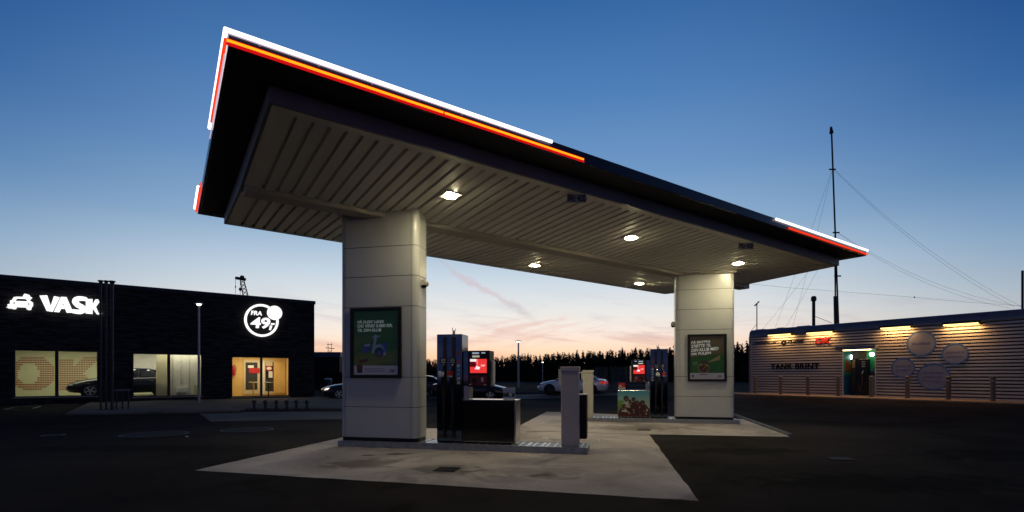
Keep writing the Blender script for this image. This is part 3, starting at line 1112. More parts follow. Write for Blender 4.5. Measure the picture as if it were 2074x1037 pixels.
def pump(u, w, m, number, picture, lab):
    """m = +1 hose tower at the left end, -1 at the right end"""
    t = thing('fuel_pump', lab, 'fuel pump', uw(u, w, 0.126), FRZ, 'fuel pumps on the islands')

    def X(a):
        return a * m

    def bx(b, xa, xb, *k, **q):
        b.box(min(X(xa), X(xb)), max(X(xa), X(xb)), *k, **q)
    b = MB(M_mirror)
    bx(b, 0, 0.54, 0, 0.43, 0.03, 2.21)
    b.build('hose_tower', t, bevel=0.012)
    b = MB(M_black)
    bx(b, 0.01, 0.53, 0.012, 0.42, 0, 0.0295)
    bx(b, 0.55, 1.54, 0.012, 0.42, 0, 0.0295)
    b.build('plinth', t)
    for k, xc in enumerate((0.12, 0.31)):
        b = MB(M_gloss)
        bx(b, xc + 0.02, xc + 0.10, -0.004, 0.002, 0.1, 2.15)
        b.build('hose_channel', t)
        b = MB(M_black)
        bx(b, xc - 0.04, xc + 0.10, -0.016, -0.0045, 1.61, 1.73)
        pl = b.build('grade_plate', t)
        b = MB(M_offw)
        for r_ in range(3):
            bx(b, xc - 0.02, xc + 0.08, -0.0185, -0.0165, 1.63 + r_ * 0.032, 1.642 + r_ * 0.032)
        b.build('lettering', pl)
        # nozzle in its holster
        b = MB(M_white if (k == 0) == (m > 0) else M_red)
        b.lathe([(0.02, -0.05), (0.055, -0.045), (0.068, 0), (0.06, 0.05), (0.02, 0.065)], 12, M=Matrix.Translation((X(xc), -0.075, 1.40)) @ Matrix.Scale(0.75, 4, (0, 1, 0)))
        b.lathe([(0.03, -0.05), (0.06, -0.04), (0.06, -0.02)], 12, m=M_offw, M=Matrix.Translation((X(xc), -0.08, 1.385)) @ Matrix.Scale(0.8, 4, (0, 1, 0)))
        b.path([(X(xc), -0.07, 1.45), (X(xc + 0.02), -0.06, 1.52), (X(xc + 0.045), -0.045, 1.57), (X(xc + 0.05), -0.02, 1.60)], 0.015, m=M_steel)
        b.path([(X(xc - 0.01), -0.085, 1.42), (X(xc + 0.04), -0.12, 1.50), (X(xc + 0.06), -0.10, 1.57)], 0.010, m=M_rub)
        b.build('nozzle', t, smooth=True)
        b = MB(M_rub)
        pts = []
        for q in range(19):
            a = q / 18
            zz = 1.36 - 2.12 * a + 0.98 * a * a if k == 0 else 1.36 - 2.2 * a + 1.05 * a * a
            pts.append((X(xc + 0.075 * math.sin(a * math.pi) - 0.02 * a), -0.045 - 0.05 * math.sin(a * math.pi), max(0.12, zz + 0.12 * a)))
        b.path(pts, 0.021, n=8)
        b.path([(X(xc + 0.055), -0.03, 0.22), (X(xc + 0.06), -0.035, 0.9), (X(xc + 0.055), -0.03, 1.5)], 0.019, n=8)
        b.build('hose', t, smooth=True)
    b = MB(mat('number decal', (0.16, 0.03, 0.02), 0.5))
    xl = (0.42, 0.50)
    b.text(number, min(X(xl[0]), X(xl[1])), max(X(xl[0]), X(xl[1])), 1.76, 1.88, 0, 0.003, bold=0.03)
    b.build('number_decal', t)
    for q in range(6):
        b = MB((M_red, M_offw, M_lblue, M_lblue, M_offw, M_offw)[q])
        bx(b, 0.44, 0.50, -0.003, 0.0, 1.62 - q * 0.085, 1.675 - q * 0.085)
        b.build('sticker', t)
    b = MB(M_steel)
    b.tube((X(0.30), 0.2, 2.21), (X(0.30), 0.2, 2.30), 0.03, n=8)
    b.tube((X(0.27), 0.2, 2.30), (X(0.27), 0.2, 2.36), 0.008, n=6)
    b.tube((X(0.33), 0.2, 2.30), (X(0.33), 0.2, 2.34), 0.008, n=6)
    b.build('vent_cap', t)
    # arm carrying the payment terminal
    b = MB(M_mirror)
    bx(b, 0.545, 0.66, 0.06, 0.36, 1.16, 1.86)
    b.build('terminal_arm', t, bevel=0.006)
    b = MB(M_steel)
    bx(b, 0.55, 0.67, 0.07, 0.34, 0.885, 1.156)
    b.build('support_post', t, bevel=0.006)
    b = MB(M_black)
    bx(b, 0.665, 1.12, 0.0, 0.36, 1.14, 1.87)
    term = b.build('payment_terminal', t, bevel=0.012)
    xa, xb = (0.715, 1.06)
    b = MB(screen_mat())
    bx(b, xa, xb, -0.010, -0.003, 1.42, 1.70)
    wm = glow('screen white', (1, 0.93, 0.92), 0.95)
    dk = glow('screen dark', (0.25, 0.01, 0.02), 0.35)

    def sc(p, mm, y):
        b.slab([(min(X(xa), X(xb)) + a * (xb - xa), 1.42 + c * 0.28) for a, c in p], y, y + 0.001, mm)
    sc([(0, 0.82), (0.38, 0.82), (0.38, 1), (0, 1)], wm, -0.0115)
    sc([(0.0, 0.45), (0.30, 0.42), (0.38, 0.6), (0.3, 0.8), (0, 0.8)], dk, -0.0115)
    sc([(0.28, 0.28), (0.55, 0.24), (0.62, 0.40), (0.40, 0.52)], wm, -0.0125)
    sc([(0.40, 0.56), (0.47, 0.56), (0.47, 1), (0.40, 1)], glow('screen rose', (1, 0.25, 0.22), 0.9), -0.0115)
    sc([(0.66, 0.55), (0.92, 0.55), (0.92, 0.58), (0.66, 0.58)], wm, -0.0115)
    sc([(0.66, 0.48), (0.88, 0.48), (0.88, 0.51), (0.66, 0.51)], wm, -0.0115)
    b.build('screen', term)
    b = MB(glow('price display', (0.50, 0.62, 0.80), 0.55))
    bx(b, 0.76, 0.90, -0.006, -0.001, 1.80, 1.835)
    bx(b, 0.95, 1.03, -0.006, -0.001, 1.81, 1.835)
    bx(b, 0.76, 0.91, -0.006, -0.001, 1.735, 1.77, m=glow('price display warm', (0.80, 0.76, 0.55), 0.55))
    b.build('price_display', term)
    b = MB(M_dred)
    bx(b, 0.71, 1.07, -0.014, -0.001, 1.17, 1.37)
    bx(b, 0.76, 0.86, -0.022, -0.015, 1.22, 1.32, m=M_black)
    bx(b, 0.95, 1.0, -0.022, -0.015, 1.24, 1.33, m=M_steel)
    bx(b, 0.71, 0.735, -0.02, -0.015, 1.18, 1.2, m=M_white)
    bx(b, 1.0, 1.06, -0.02, -0.015, 1.176, 1.186, m=M_white)
    b.build('card_reader', term)
    b = MB(M_cream)
    b.box(0, 0.05, 0, 0.20, 0, 0.5, M=Matrix.Translation((X(1.123) if m > 0 else X(1.173), 0.06, 1.17)))
    b.build('side_panel', term, bevel=0.01)
    # low cabinet
    b = MB(M_steel)
    CE = 1.56 if picture else 1.66
    bx(b, 0.55, CE, 0.006, 0.43, 0.03, 0.885)
    cab = b.build('base_cabinet', t, bevel=0.008)
    if picture:
        b = MB()
        sk = mat('picture sky', (0.05, 0.28, 0.42), 0.5)
        nt_ = sk.node_tree
        tc_ = nt_.nodes.new('ShaderNodeTexCoord')
        se = nt_.nodes.new('ShaderNodeSeparateXYZ')
        nt_.links.new(tc_.outputs['Object'], se.inputs[0])
        cr = nt_.nodes.new('ShaderNodeValToRGB')
        cr.color_ramp.elements[0].position, cr.color_ramp.elements[0].color = 0.35, (0.34, 0.42, 0.30, 1)
        cr.color_ramp.elements[1].position, cr.color_ramp.elements[1].color = 0.88, (0.02, 0.22, 0.34, 1)
        nt_.links.new(se.outputs[2], cr.inputs[0])
        nt_.links.new(cr.outputs[0], nt_.nodes['Principled BSDF'].inputs['Base Color'])
        xx0, xx1 = min(X(0.56), X(1.55)), max(X(0.56), X(1.55))
        b.box(xx0, xx1, -0.004, 0.005, 0.045, 0.872, sk)
        jer = mat('picture red jersey', (0.06, 0.006, 0.007), 0.5, var=0.8, vscale=14)
        hair = mat('picture dark hair', (0.010, 0.006, 0.005), 0.5)
        skin = mat('picture skin', (0.11, 0.045, 0.03), 0.5, var=0.5, vscale=18)
        wht = mat('picture white', (0.42, 0.42, 0.40), 0.5, var=0.4, vscale=16)

        def q(a, c):
            return (xx0 + a * (xx1 - xx0), 0.872 - c * 0.827)
        b.slab([q(0.0, 0.42), q(0.10, 0.36), q(0.2, 0.40), q(0.3, 1), q(0, 1)], -0.0055, -0.004, mat('picture grass', (0.12, 0.22, 0.05), 0.5, var=0.4, vscale=9))
        b.slab([q(0.02, 0.78), q(0.14, 0.62), q(0.3, 0.48), q(0.5, 0.42), q(0.72, 0.44), q(0.9, 0.55), q(1, 0.7), q(1, 1), q(0, 1)], -0.0065, -0.004, jer)
        for a, c, r_ in ((0.26, 0.30, 0.085), (0.50, 0.33, 0.065), (0.61, 0.45, 0.06), (0.78, 0.46, 0.08), (0.38, 0.40, 0.05), (0.2, 0.58, 0.06), (0.88, 0.6, 0.05)):
            p = q(a, c)
            b.oval(p[0], p[1], r_, r_ * 1.05, -0.0085, -0.004, n=14, m=hair)
            b.oval(p[0] + 0.012, p[1] - r_ * 0.35, r_ * 0.68, r_ * 0.8, -0.0095, -0.004, n=12, m=skin)
            b.slab([(p[0] - r_, p[1] - r_ * 1.5), (p[0] + r_, p[1] - r_ * 1.4), (p[0] + r_ * 1.6, p[1] - r_ * 3.4), (p[0] - r_ * 1.6, p[1] - r_ * 3.2)], -0.0075, -0.004, random.choice((jer, hair, wht)))
        for k in range(34):
            a, c = random.uniform(0.06, 0.97), random.uniform(0.55, 0.97)
            p = q(a, c)
            w_ = random.uniform(0.015, 0.05)
            b.slab([(p[0], p[1]), (p[0] + w_, p[1] + 0.01), (p[0] + w_ * 1.2, p[1] + 0.05), (p[0] - 0.01, p[1] + 0.045)], -0.0105 - 0.0003 * k, -0.004, random.choice((wht, skin, hair, jer)))
        b.build('picture_panel', cab)
    else:
        b = MB(M_gloss)
        bx(b, 0.556, 1.625, -0.004, 0.005, 0.045, 0.868)
        b.build('front_panel', cab)
    return t


pump(-3.78, 9.93, 1, '4', False, 'front fuel pump with black panel cabinet and lit red screen')
pump(1.30, 16.95, -1, '3', True, 'rear fuel pump with players picture on its cabinet beside the right pillar')

# things standing on the low cabinets
t = thing('advert_stand', 'small landscape picture card standing on the black front pump cabinet', 'sign', uw(-2.30, 10.1, 1.012), FRZ)
b = MB(M_white)
b.box(-0.12, 0.12, 0, 0.012, 0, 0.235)
b.build('card', t)
b = MB(mat('card sky', (0.22, 0.26, 0.45), 0.5))
b.box(-0.115, 0.115, -0.004, -0.0005, 0.05, 0.23)
b.slab([(-0.115, 0.06), (0.115, 0.06), (0.115, 0.12), (0.02, 0.14), (-0.06, 0.11), (-0.115, 0.15)], -0.006, -0.003, mat('card grass', (0.02, 0.05, 0.02), 0.6))
b.box(-0.05, -0.015, -0.008, -0.005, 0.07, 0.15, mat('card hut', (0.02, 0.02, 0.02), 0.6))
b.box(0.0, 0.06, -0.008, -0.005, 0.06, 0.13, M_offw)
b.build('picture', t)
t = thing('leaflet_box', 'small red and white leaflet box standing on the picture cabinet', 'box', uw(-0.13, 17.1, 1.012), FRZ)
MB(M_red).box(-0.11, 0.11, 0, 0.1, 0.10, 0.24).build('upper_card', t)
b = MB(M_offw)
b.box(-0.11, 0.11, -0.006, 0.1, 0, 0.0985)
b.box(-0.09, 0.0, -0.004, -0.001, 0.115, 0.165)
b.build('holder', t)

# service posts at the island ends
for (u, w, m_, dark, lab) in ((-1.05, 9.98, M_post, True, 'pale grey service post with dark bin behind it at the front island end'), (-1.21, 17.04, M_cream, False, 'slim cream service post at the left end of the rear island')):
    t = thing('service_post', lab, 'post', uw(u, w, 0.126), FRZ, 'service posts on the island ends')
    b = MB(m_)
    b.box(-0.165, 0.165, -0.15, 0.15, 0, 1.45)
    b.build('column', t, bevel=0.012)
    b = MB(m_)
    b.box(-0.18, 0.18, -0.165, 0.165, 1.453, 1.54)
    b.build('cap', t, bevel=0.012)
    b = MB(M_cream)
    b.box(-0.235, -0.168, 0.0, 0.13, 1.22, 1.49)
    b.build('towel_box', t, bevel=0.008)
    for sx in (-0.11, 0.11):
        MB(M_steel).tube((sx, -0.158, 0.10), (sx, -0.145, 0.10), 0.01, n=8).build('bolt', t)
    if dark:
        b = MB(M_black)
        b.box(0.02, 0.30, 0.17, 0.46, 0.12, 0.98)
        bin_ = b.build('waste_bin', t, bevel=0.015)
        MB(M_steel).box(0.015, 0.305, 0.165, 0.465, 0.982, 1.0).build('lid', bin_)

# ------------------------------------------------------------------ car wash building (left)
LO = Vector((-25.13, 25.2, 0))
LF = frame(LO, (11.93, 9.1))
LRZ = math.atan2(9.1, 11.93)
S1 = 15.005                 # facade length from the left picture edge to the corner
M_brick = mat('black brick', (0.014, 0.0135, 0.015), 0.8, 0, 0.25)
t_ = M_brick.node_tree
bs = t_.nodes['Principled BSDF']
tcn = t_.nodes.new('ShaderNodeTexCoord')
mp = t_.nodes.new('ShaderNodeMapping')
mp.inputs['Rotation'].default_value = (R(90), 0, 0)
br = t_.nodes.new('ShaderNodeTexBrick')
br.inputs['Scale'].default_value = 1
br.inputs['Brick Width'].default_value = 0.46
br.inputs['Row Height'].default_value = 0.075
br.inputs['Mortar Size'].default_value = 0.008
br.inputs['Color1'].default_value = (0.009, 0.0085, 0.0095, 1)
br.inputs['Color2'].default_value = (0.050, 0.047, 0.052, 1)
br.inputs['Mortar'].default_value = (0.006, 0.006, 0.006, 1)
t_.links.new(tcn.outputs['Object'], mp.inputs['Vector'])
t_.links.new(mp.outputs[0], br.inputs['Vector'])
t_.links.new(br.outputs[0], bs.inputs['Base Color'])
bpn = t_.nodes.new('ShaderNodeBump')
bpn.inputs['Strength'].default_value = 0.6
bpn.inputs['Distance'].default_value = 0.02
t_.links.new(br.outputs['Fac'], bpn.inputs['Height'])
bpn.invert = True
t_.links.new(bpn.outputs[0], bs.inputs['Normal'])


def wall_with_openings(b, s0, s1, z0, z1, y0, y1, ops, m, mi=None):
    ss = sorted({s0, s1} | {o[0] for o in ops} | {o[1] for o in ops})
    zs = sorted({z0, z1} | {o[2] for o in ops} | {o[3] for o in ops})
    for a, c in zip(ss[:-1], ss[1:]):
        for d, e in zip(zs[:-1], zs[1:]):
            if any(o[0] - 1e-6 <= a and c <= o[1] + 1e-6 and o[2] - 1e-6 <= d and e <= o[3] + 1e-6 for o in ops):
                continue
            b.add([(a, y0, d), (c, y0, d), (c, y0, e), (a, y0, e)], [(0, 1, 2, 3)], m)
            b.add([(a, y1, d), (c, y1, d), (c, y1, e), (a, y1, e)], [(3, 2, 1, 0)], mi or m)
    for a, c, d, e in ops:
        b.add([(a, y0, d), (c, y0, d), (c, y1, d), (a, y1, d)], [(0, 1, 2, 3)], m)
        b.add([(a, y0, e), (c, y0, e), (c, y1, e), (a, y1, e)], [(3, 2, 1, 0)], m)
        b.add([(a, y0, d), (a, y1, d), (a, y1, e), (a, y0, e)], [(0, 1, 2, 3)], m)
        b.add([(c, y0, d), (c, y1, d), (c, y1, e), (c, y0, e)], [(3, 2, 1, 0)], m)


def lw(x0, x1, y0, y1, off=0.0):
    a, c = hit(LF, x0, (y0 + y1) / 2, off), hit(LF, x1, (y0 + y1) / 2, off)
    xm = (x0 + x1) / 2
    return (a.x, c.x, hit(LF, xm, y1, off).z, hit(LF, xm, y0, off).z)


WIN = [lw(27, 199, 709, 804), lw(268, 410, 716, 803.5), lw(469, 587, 722.5, 803.5)]
LT = 6.45
wash = thing('car_wash_building', 'black brick car wash building with lit shop windows under a flat roof', 'building', LO, LRZ)
b = MB(M_brick)
wall_with_openings(b, -9, S1, 0, LT - 0.22, 0, 0.35, WIN, M_brick)
b.add([(S1, 0, 0), (S1, 14, 0), (S1, 14, LT - 0.22), (S1, 0, LT - 0.22)], [(0, 1, 2, 3)])
b.add([(-9, 0, 0), (-9, 14, 0), (-9, 14, LT - 0.22), (-9, 0, LT - 0.22)], [(3, 2, 1, 0)])
b.add([(-9, 14, 0), (S1, 14, 0), (S1, 14, LT - 0.22), (-9, 14, LT - 0.22)], [(3, 2, 1, 0)])
b.build('wall', wash)
b = MB(mat('roof edge metal', (0.016, 0.018, 0.03), 0.45, 0.3))
b.box(-9.06, S1 + 0.06, -0.06, 14.06, LT - 0.217, LT)
b.build('roof_edge', wash, bevel=0.01)
M_wfr = mat('window frame', (0.022, 0.022, 0.035), 0.4, 0.3)
M_hall = mat('hall wall', (0.56, 0.545, 0.32), 0.7, var=0.06, vscale=0.8)
M_hallw = mat('hall panel white', (0.70, 0.67, 0.58), 0.6, var=0.05)
M_frost = mat('frosted panel', (0.62, 0.58, 0.42), 0.8, var=0.3, vscale=0.9)
_t = M_frost.node_tree
_tr = _t.nodes.new('ShaderNodeBsdfTranslucent')
_tr.inputs[0].default_value = (0.66, 0.62, 0.46, 1)
_mx = _t.nodes.new('ShaderNodeMixShader')
_mx.inputs[0].default_value = 0.5
_t.links.new(_t.nodes['Principled BSDF'].outputs[0], _mx.inputs[1])
_t.links.new(_tr.outputs[0], _mx.inputs[2])
_t.links.new(_mx.outputs[0], _t.nodes['Material Output'].inputs[0])
M_room = mat('room wall', (0.70, 0.47, 0.17), 0.7, var=0.05)
M_roomf = mat('room floor', (0.42, 0.33, 0.2), 0.5, var=0.1)
M_wood = mat('pale frame', (0.62, 0.52, 0.34), 0.5)
M_dglass = mat('dark door glass', (0.05, 0.048, 0.042), 0.25, 0, 0.5, var=0.2)
for i, (a, c, d, e) in enumerate(WIN):
    fr = MB(M_wfr)
    fw = 0.06
    mid = hit(LF, (114.5, 342, 530)[i], 760, 0).x
    y0, y1 = 0.10, 0.18
    fr.box(a, c, y0, y1, d, d + fw)
    fr.box(a, c, y0, y1, e - fw, e)
    fr.box(a, a + fw, y0 + 0.002, y1 - 0.002, d + fw, e - fw)
    fr.box(c - fw, c, y0 + 0.002, y1 - 0.002, d + fw, e - fw)
    fr.box(mid - 0.07, mid + 0.07, y0 - 0.003, y1 - 0.003, d + fw, e - fw)
    o = fr.build('window', wash)
    b = MB(M_alu)
    b.box(a - 0.02, c + 0.02, -0.05, 0.097, d - 0.03, d - 0.002)
    b.build('sill', o)
    for p, q in ((a + fw, mid - 0.07), (mid + 0.07, c - fw)):
        b = MB(M_glass)
        b.box(p, q, 0.135, 0.145, d + fw, e - fw)
        b.build('pane', o)


def room(x0, x1, y0, y1, z0, z1, mw, mf, mc):
    b = MB(mw)
    b.add([(x0, y1, z0), (x1, y1, z0), (x1, y1, z1), (x0, y1, z1)], [(0, 1, 2, 3)], mw)
    b.add([(x0, y0, z0), (x0, y1, z0), (x0, y1, z1), (x0, y0, z1)], [(0, 1, 2, 3)], mw)
    b.add([(x1, y0, z0), (x1, y1, z0), (x1, y1, z1), (x1, y0, z1)], [(3, 2, 1, 0)], mw)
    b.add([(x0, y0, z0), (x1, y0, z0), (x1, y1, z0), (x0, y1, z0)], [(0, 1, 2, 3)], mf)
    b.add([(x0, y0, z1), (x1, y0, z1), (x1, y1, z1), (x0, y1, z1)], [(3, 2, 1, 0)], mc)
    return b


# wash hall behind the first two windows
hx0, hx1, hy = -7.5, WIN[1][1] + 0.25, 4.6
room(hx0, hx1, 0.352, hy, 0.30, 3.3, M_hall, mat('hall floor', (0.12, 0.11, 0.10), 0.4, var=0.2), M_hallw).build('hall_room', wash)
# the halftone letters on the back wall of the hall
b = MB(mat('halftone red', (0.34, 0.09, 0.04), 0.6))


def in_letter(a, c):
    """a, c in the photograph's pixels: the two letters seen through the first window"""
    if 22 <= a <= 109:      # O
        o = ((a - 66) / 45) ** 2 + ((c - 756) / 36) ** 2
        k = ((a - 58) / 21) ** 2 + ((c - 757) / 22) ** 2
        return o <= 1.0 and k >= 1.0
    if 117 <= a <= 148:
        return 726 <= c <= 790
    if 148 < a <= 200:
        m_ = 757
        return abs((c - m_)) < 33 and abs(abs(c - m_) - (a - 150) * 0.85) < 15
    return False


for j in range(15):
    for i_ in range(36):
        a, c = 24 + i_ * 4.9, 725 + j * 4.5
        if in_letter(a, c):
            p = hit(LF, a, c, hy)
            b.box(p.x - 0.043, p.x + 0.043, hy - 0.012, hy - 0.006, p.z - 0.036, p.z + 0.036)
b.build('halftone_print', wash)
# partitions seen through the second window
a = hit(LF, 316, 760, 0.85)
c = hit(LF, 341, 760, 0.85)
b = MB(M_frost)
b.box(a.x, c.x + 0.1, 0.85, 0.88, 0.31, 3.2)
b.build('frosted_screen', wash)
a = hit(LF, 343, 760, 0.95)
b = MB(M_hallw)
b.box(a.x, hx1 - 0.01, 0.95, 1.02, 0.31, 3.28)
for k in range(6):
    xx = a.x + 0.15 + k * 0.42
    b.box(xx, xx + 0.02, 0.935, 0.949, 0.31, 3.2, M_frost)
p = hit(LF, 356, 789, 0.9)
b.box(p.x, p.x + 0.6, 0.8, 0.93, p.z - 0.15, p.z + 0.12, M_white)
b.box(p.x + 0.9, p.x + 1.1, 0.85, 0.93, p.z - 0.35, p.z + 0.25, M_hall)
b.build('white_partition', wash)
a = hit(LF, 272, 760, 4.5)
c = hit(LF, 318, 760, 4.5)
b = MB(M_hallw)
b.box(a.x - 0.6, c.x + 0.4, 4.52, 4.56, 1.5, 3.28)
b.build('white_panel', wash)
# little waiting room behind the third window
rx0, rx1, ry = WIN[2][0] - 0.35, WIN[2][1] + 0.45, 2.9
room(rx0, rx1, 0.352, ry, 0.02, 2.95, M_room, M_roomf, M_hallw).build('waiting_room', wash)
bk = ry


def rbox(b, x0, x1, y0, y1, m, dy=0.03, base=bk):
    a, c, d, e = lw(x0, x1, y0, y1, base - dy)
    b.box(a, c, base - dy, base - 0.002, d, e, m)


b = MB()
rbox(b, 493, 527, 729, 798, M_wood, 0.05)
rbox(b, 497.5, 521.5, 734, 789, M_dglass, 0.07)
rbox(b, 536, 557, 730, 798, M_wood, 0.05)
rbox(b, 537.5, 553, 734, 792, M_dglass, 0.07)
rbox(b, 531, 536, 730, 798, M_hallw, 0.05)
rbox(b, 554.5, 578, 733, 796, M_room, 0.10)
rbox(b, 553, 554.5, 733, 793, M_dred, 0.09)
rbox(b, 566, 566.6, 735, 795, M_wood, 0.11)
b.build('inner_door', wash)
b = MB()
rbox(b, 504.5, 526, 745.5, 755.5, M_red, 0.10)
rbox(b, 502.5, 514, 740, 745, M_white, 0.10)
rbox(b, 538, 552, 733, 741, M_wood, 0.08)
a_ = lw(538, 552, 741, 751, bk - 0.1)
b.oval((a_[0] + a_[1]) / 2, (a_[2] + a_[3]) / 2, (a_[1] - a_[0]) / 2, (a_[3] - a_[2]) / 2, bk - 0.1, bk - 0.08, m=M_red)
b.oval((a_[0] + a_[1]) / 2, (a_[2] + a_[3]) / 2, (a_[1] - a_[0]) * 0.36, (a_[3] - a_[2]) * 0.3, bk - 0.11, bk - 0.1, m=M_white)
rbox(b, 544, 552, 752, 765, M_white, 0.09)
rbox(b, 538, 544, 752, 767, M_black, 0.09)
b.build('door_sticker', wash)
fx = hit(LF, 473.5, 748, ry - 0.15)
t = thing('fire_extinguisher', 'red fire extinguisher on the wall at the left of the lit waiting room window', 'fire extinguisher', LF @ Vector((fx.x, ry - 0.13, fx.z - 0.4)), LRZ)
b = MB(M_red)
b.lathe([(0.10, 0), (0.12, 0.03), (0.12, 0.5), (0.07, 0.6), (0.03, 0.63)], 14)
b.build('cylinder', t, smooth=True)
b = MB(M_black)
b.box(-0.02, 0.10, -0.02, 0.02, 0.632, 0.68)
b.path([(0.08, 0, 0.66), (0.15, 0, 0.5), (0.14, 0, 0.25)], 0.012)
b.build('valve', t)
fx = hit(LF, 513.5, 785, 2.0)
t = thing('standing_table', 'small pale round standing table inside the waiting room by the glass door', 'table', LF @ Vector((fx.x, 2.0, 0.02)), LRZ)
MB(M_wood).lathe([(0.30, 1.0), (0.31, 1.02), (0.30, 1.04)], 20).build('tabletop', t)
MB(M_wood).lathe([(0.20, 0), (0.20, 0.02), (0.05, 0.04), (0.05, 0.995)], 14).build('leg', t)
fx = hit(LF, 544, 785, 1.8)
t = thing('waiting_table', 'small grey table inside the waiting room below the red round sticker', 'table', LF @ Vector((fx.x, 1.8, 0.02)), LRZ)
MB(M_offw).lathe([(0.26, 0.98), (0.27, 1.0), (0.26, 1.02)], 18).build('tabletop', t)
MB(M_black).lathe([(0.2, 0), (0.2, 0.02), (0.04, 0.04), (0.04, 0.975)], 12).build('leg', t)


def room_light(x, y, z, sx, sy, col, pw):
    l = bpy.data.lights.new('ceiling_or_fill_light', 'AREA')
    l.shape = 'RECTANGLE'
    l.size, l.size_y = sx, sy
    l.color = col
    l.energy = pw
    o = bpy.data.objects.new('ceiling_or_fill_light', l)
    COL.objects.link(o)
    o.matrix_world = LF @ Matrix.Translation((x, y, z))
    return o


room_light((WIN[0][0] + WIN[0][1]) / 2, 2.2, 3.25, 4.5, 0.5, (1.0, 0.95, 0.68), 95)
room_light((WIN[1][0] + WIN[1][1]) / 2, 2.0, 3.25, 3.5, 0.4, (1.0, 0.96, 0.82), 110)
room_light((WIN[1][0] + WIN[1][1]) / 2, 0.5, 3.25, 3.5, 0.15, (1.0, 0.93, 0.70), 62)  # added lamp to brighten the front of the frosted screen and partition
room_light((rx0 + rx1) / 2, 1.5, 2.9, 2.2, 0.5, (1.0, 0.82, 0.48), 85)

# lit signs on the brick wall
M_sign = glow('sign white', (1.0, 0.97, 0.96), 1.25)
M_signhole = mat('sign cutout black', (0.01, 0.01, 0.012), 0.6)  # black of the openings cut in the car symbol


def sign_pts(pts, off=-0.15):
    return [(lambda h: (h.x, h.z))(hit(LF, x, y, off)) for x, y in pts]


def lsign(name, lab, px, py):
    h = hit(LF, px, py, 0)
    t = thing(name, lab, 'sign', LF @ Vector((h.x, 0, h.z)), LRZ)
    return t, Matrix.Translation((-h.x, 0, -h.z))


t, Mo = lsign('lit_letter_sign', 'big white lit letters reading VASK on the black brick wall', 142, 618)
b = MB(M_sign)
k9 = lambda pts: [(x / 9.017, 580 + y / 9.017) for x, y in pts]
letters = [
    ('V', [(720, 168), (860, 162), (925, 360), (985, 178), (1090, 198), (960, 462), (850, 445)]),
    ('K', [(1568, 230), (1690, 232), (1690, 330), (1740, 240), (1790, 236), (1815, 285), (1752, 370), (1812, 512), (1768, 508), (1690, 402), (1690, 502), (1562, 492)]),
]
for nm, pts in letters:
    b.slab(sign_pts(k9(pts)), -0.16, -0.04, M=Mo)
# A with its counter left open
a_out = [(985, 462), (1112, 190), (1215, 196), (1338, 478), (1215, 478), (1188, 410), (1112, 410), (1080, 470)]
b.slab(sign_pts(k9([(985, 462), (1112, 190), (1150, 192), (1150, 300), (1136, 345), (1150, 347), (1150, 408), (1112, 410), (1080, 470)])), -0.16, -0.04, M=Mo)
b.slab(sign_pts(k9([(1150, 192), (1215, 196), (1338, 478), (1215, 478), (1188, 410), (1150, 408), (1150, 347), (1166, 349), (1150, 300)])), -0.161, -0.041, M=Mo)
spine = [(1555, 232), (1470, 222), (1395, 240), (1378, 290), (1430, 345), (1505, 385), (1515, 435), (1455, 465), (1345, 455)]
s_pts = sign_pts(k9(spine), -0.1)
fine = []
for i in range(len(s_pts) - 1):
    p0, p1, p2, p3 = (Vector(s_pts[max(0, min(len(s_pts) - 1, i + q))]) for q in (-1, 0, 1, 2))
    for k in range(6):
        u_ = k / 6
        fine.append(0.5 * ((2 * p1) + (p2 - p0) * u_ + (2 * p0 - 5 * p1 + 4 * p2 - p3) * u_ ** 2 + (3 * p1 - p0 - 3 * p2 + p3) * u_ ** 3))
fine.append(Vector(s_pts[-1]))
for i, p in enumerate(fine):
    w_ = 0.105 + 0.03 * math.sin(math.pi * i / (len(fine) - 1))
    b.oval(p.x, p.y, w_, w_, -0.16 - 0.0004 * (i % 5), -0.04, n=14, M=Mo)
b.slab(sign_pts(k9([(1815, 490), (1835, 470), (1862, 490), (1858, 504), (1820, 502)])), -0.16, -0.04, M=Mo)
b.build('lettering', t)

t, Mo = lsign('lit_car_sign', 'white lit car symbol with a sponge on its roof, left of the wall letters', 40, 612)
b = MB(M_sign)
b.slab(sign_pts(k9([(108, 374), (140, 372), (135, 325), (180, 318), (182, 258), (215, 250), (250, 195), (300, 188), (410, 190), (500, 215), (548, 262), (598, 292), (600, 350), (572, 385), (566, 425), (520, 432), (482, 412), (476, 384), (304, 376), (288, 412), (240, 414), (220, 404), (150, 398)])), -0.14, -0.04, M=Mo)
b.slab(sign_pts(k9([(412, 190), (440, 134), (480, 138), (540, 160), (545, 182), (586, 206), (548, 238), (545, 258), (500, 216)])), -0.141, -0.041, M=Mo)
o = b.build('symbol', t)
b = MB(M_signhole)
b.slab(sign_pts(k9([(288, 258), (315, 226), (440, 230), (480, 238), (500, 272), (290, 264)])), -0.15, -0.142, M=Mo)
for x, y in ((257, 304), (522, 322)):
    p = sign_pts(k9([(x, y)]))[0]
    b.oval(p[0], p[1], 0.035, 0.035, -0.15, -0.142, m=M_signhole, M=Mo)
b.build('dark_cutout', o)

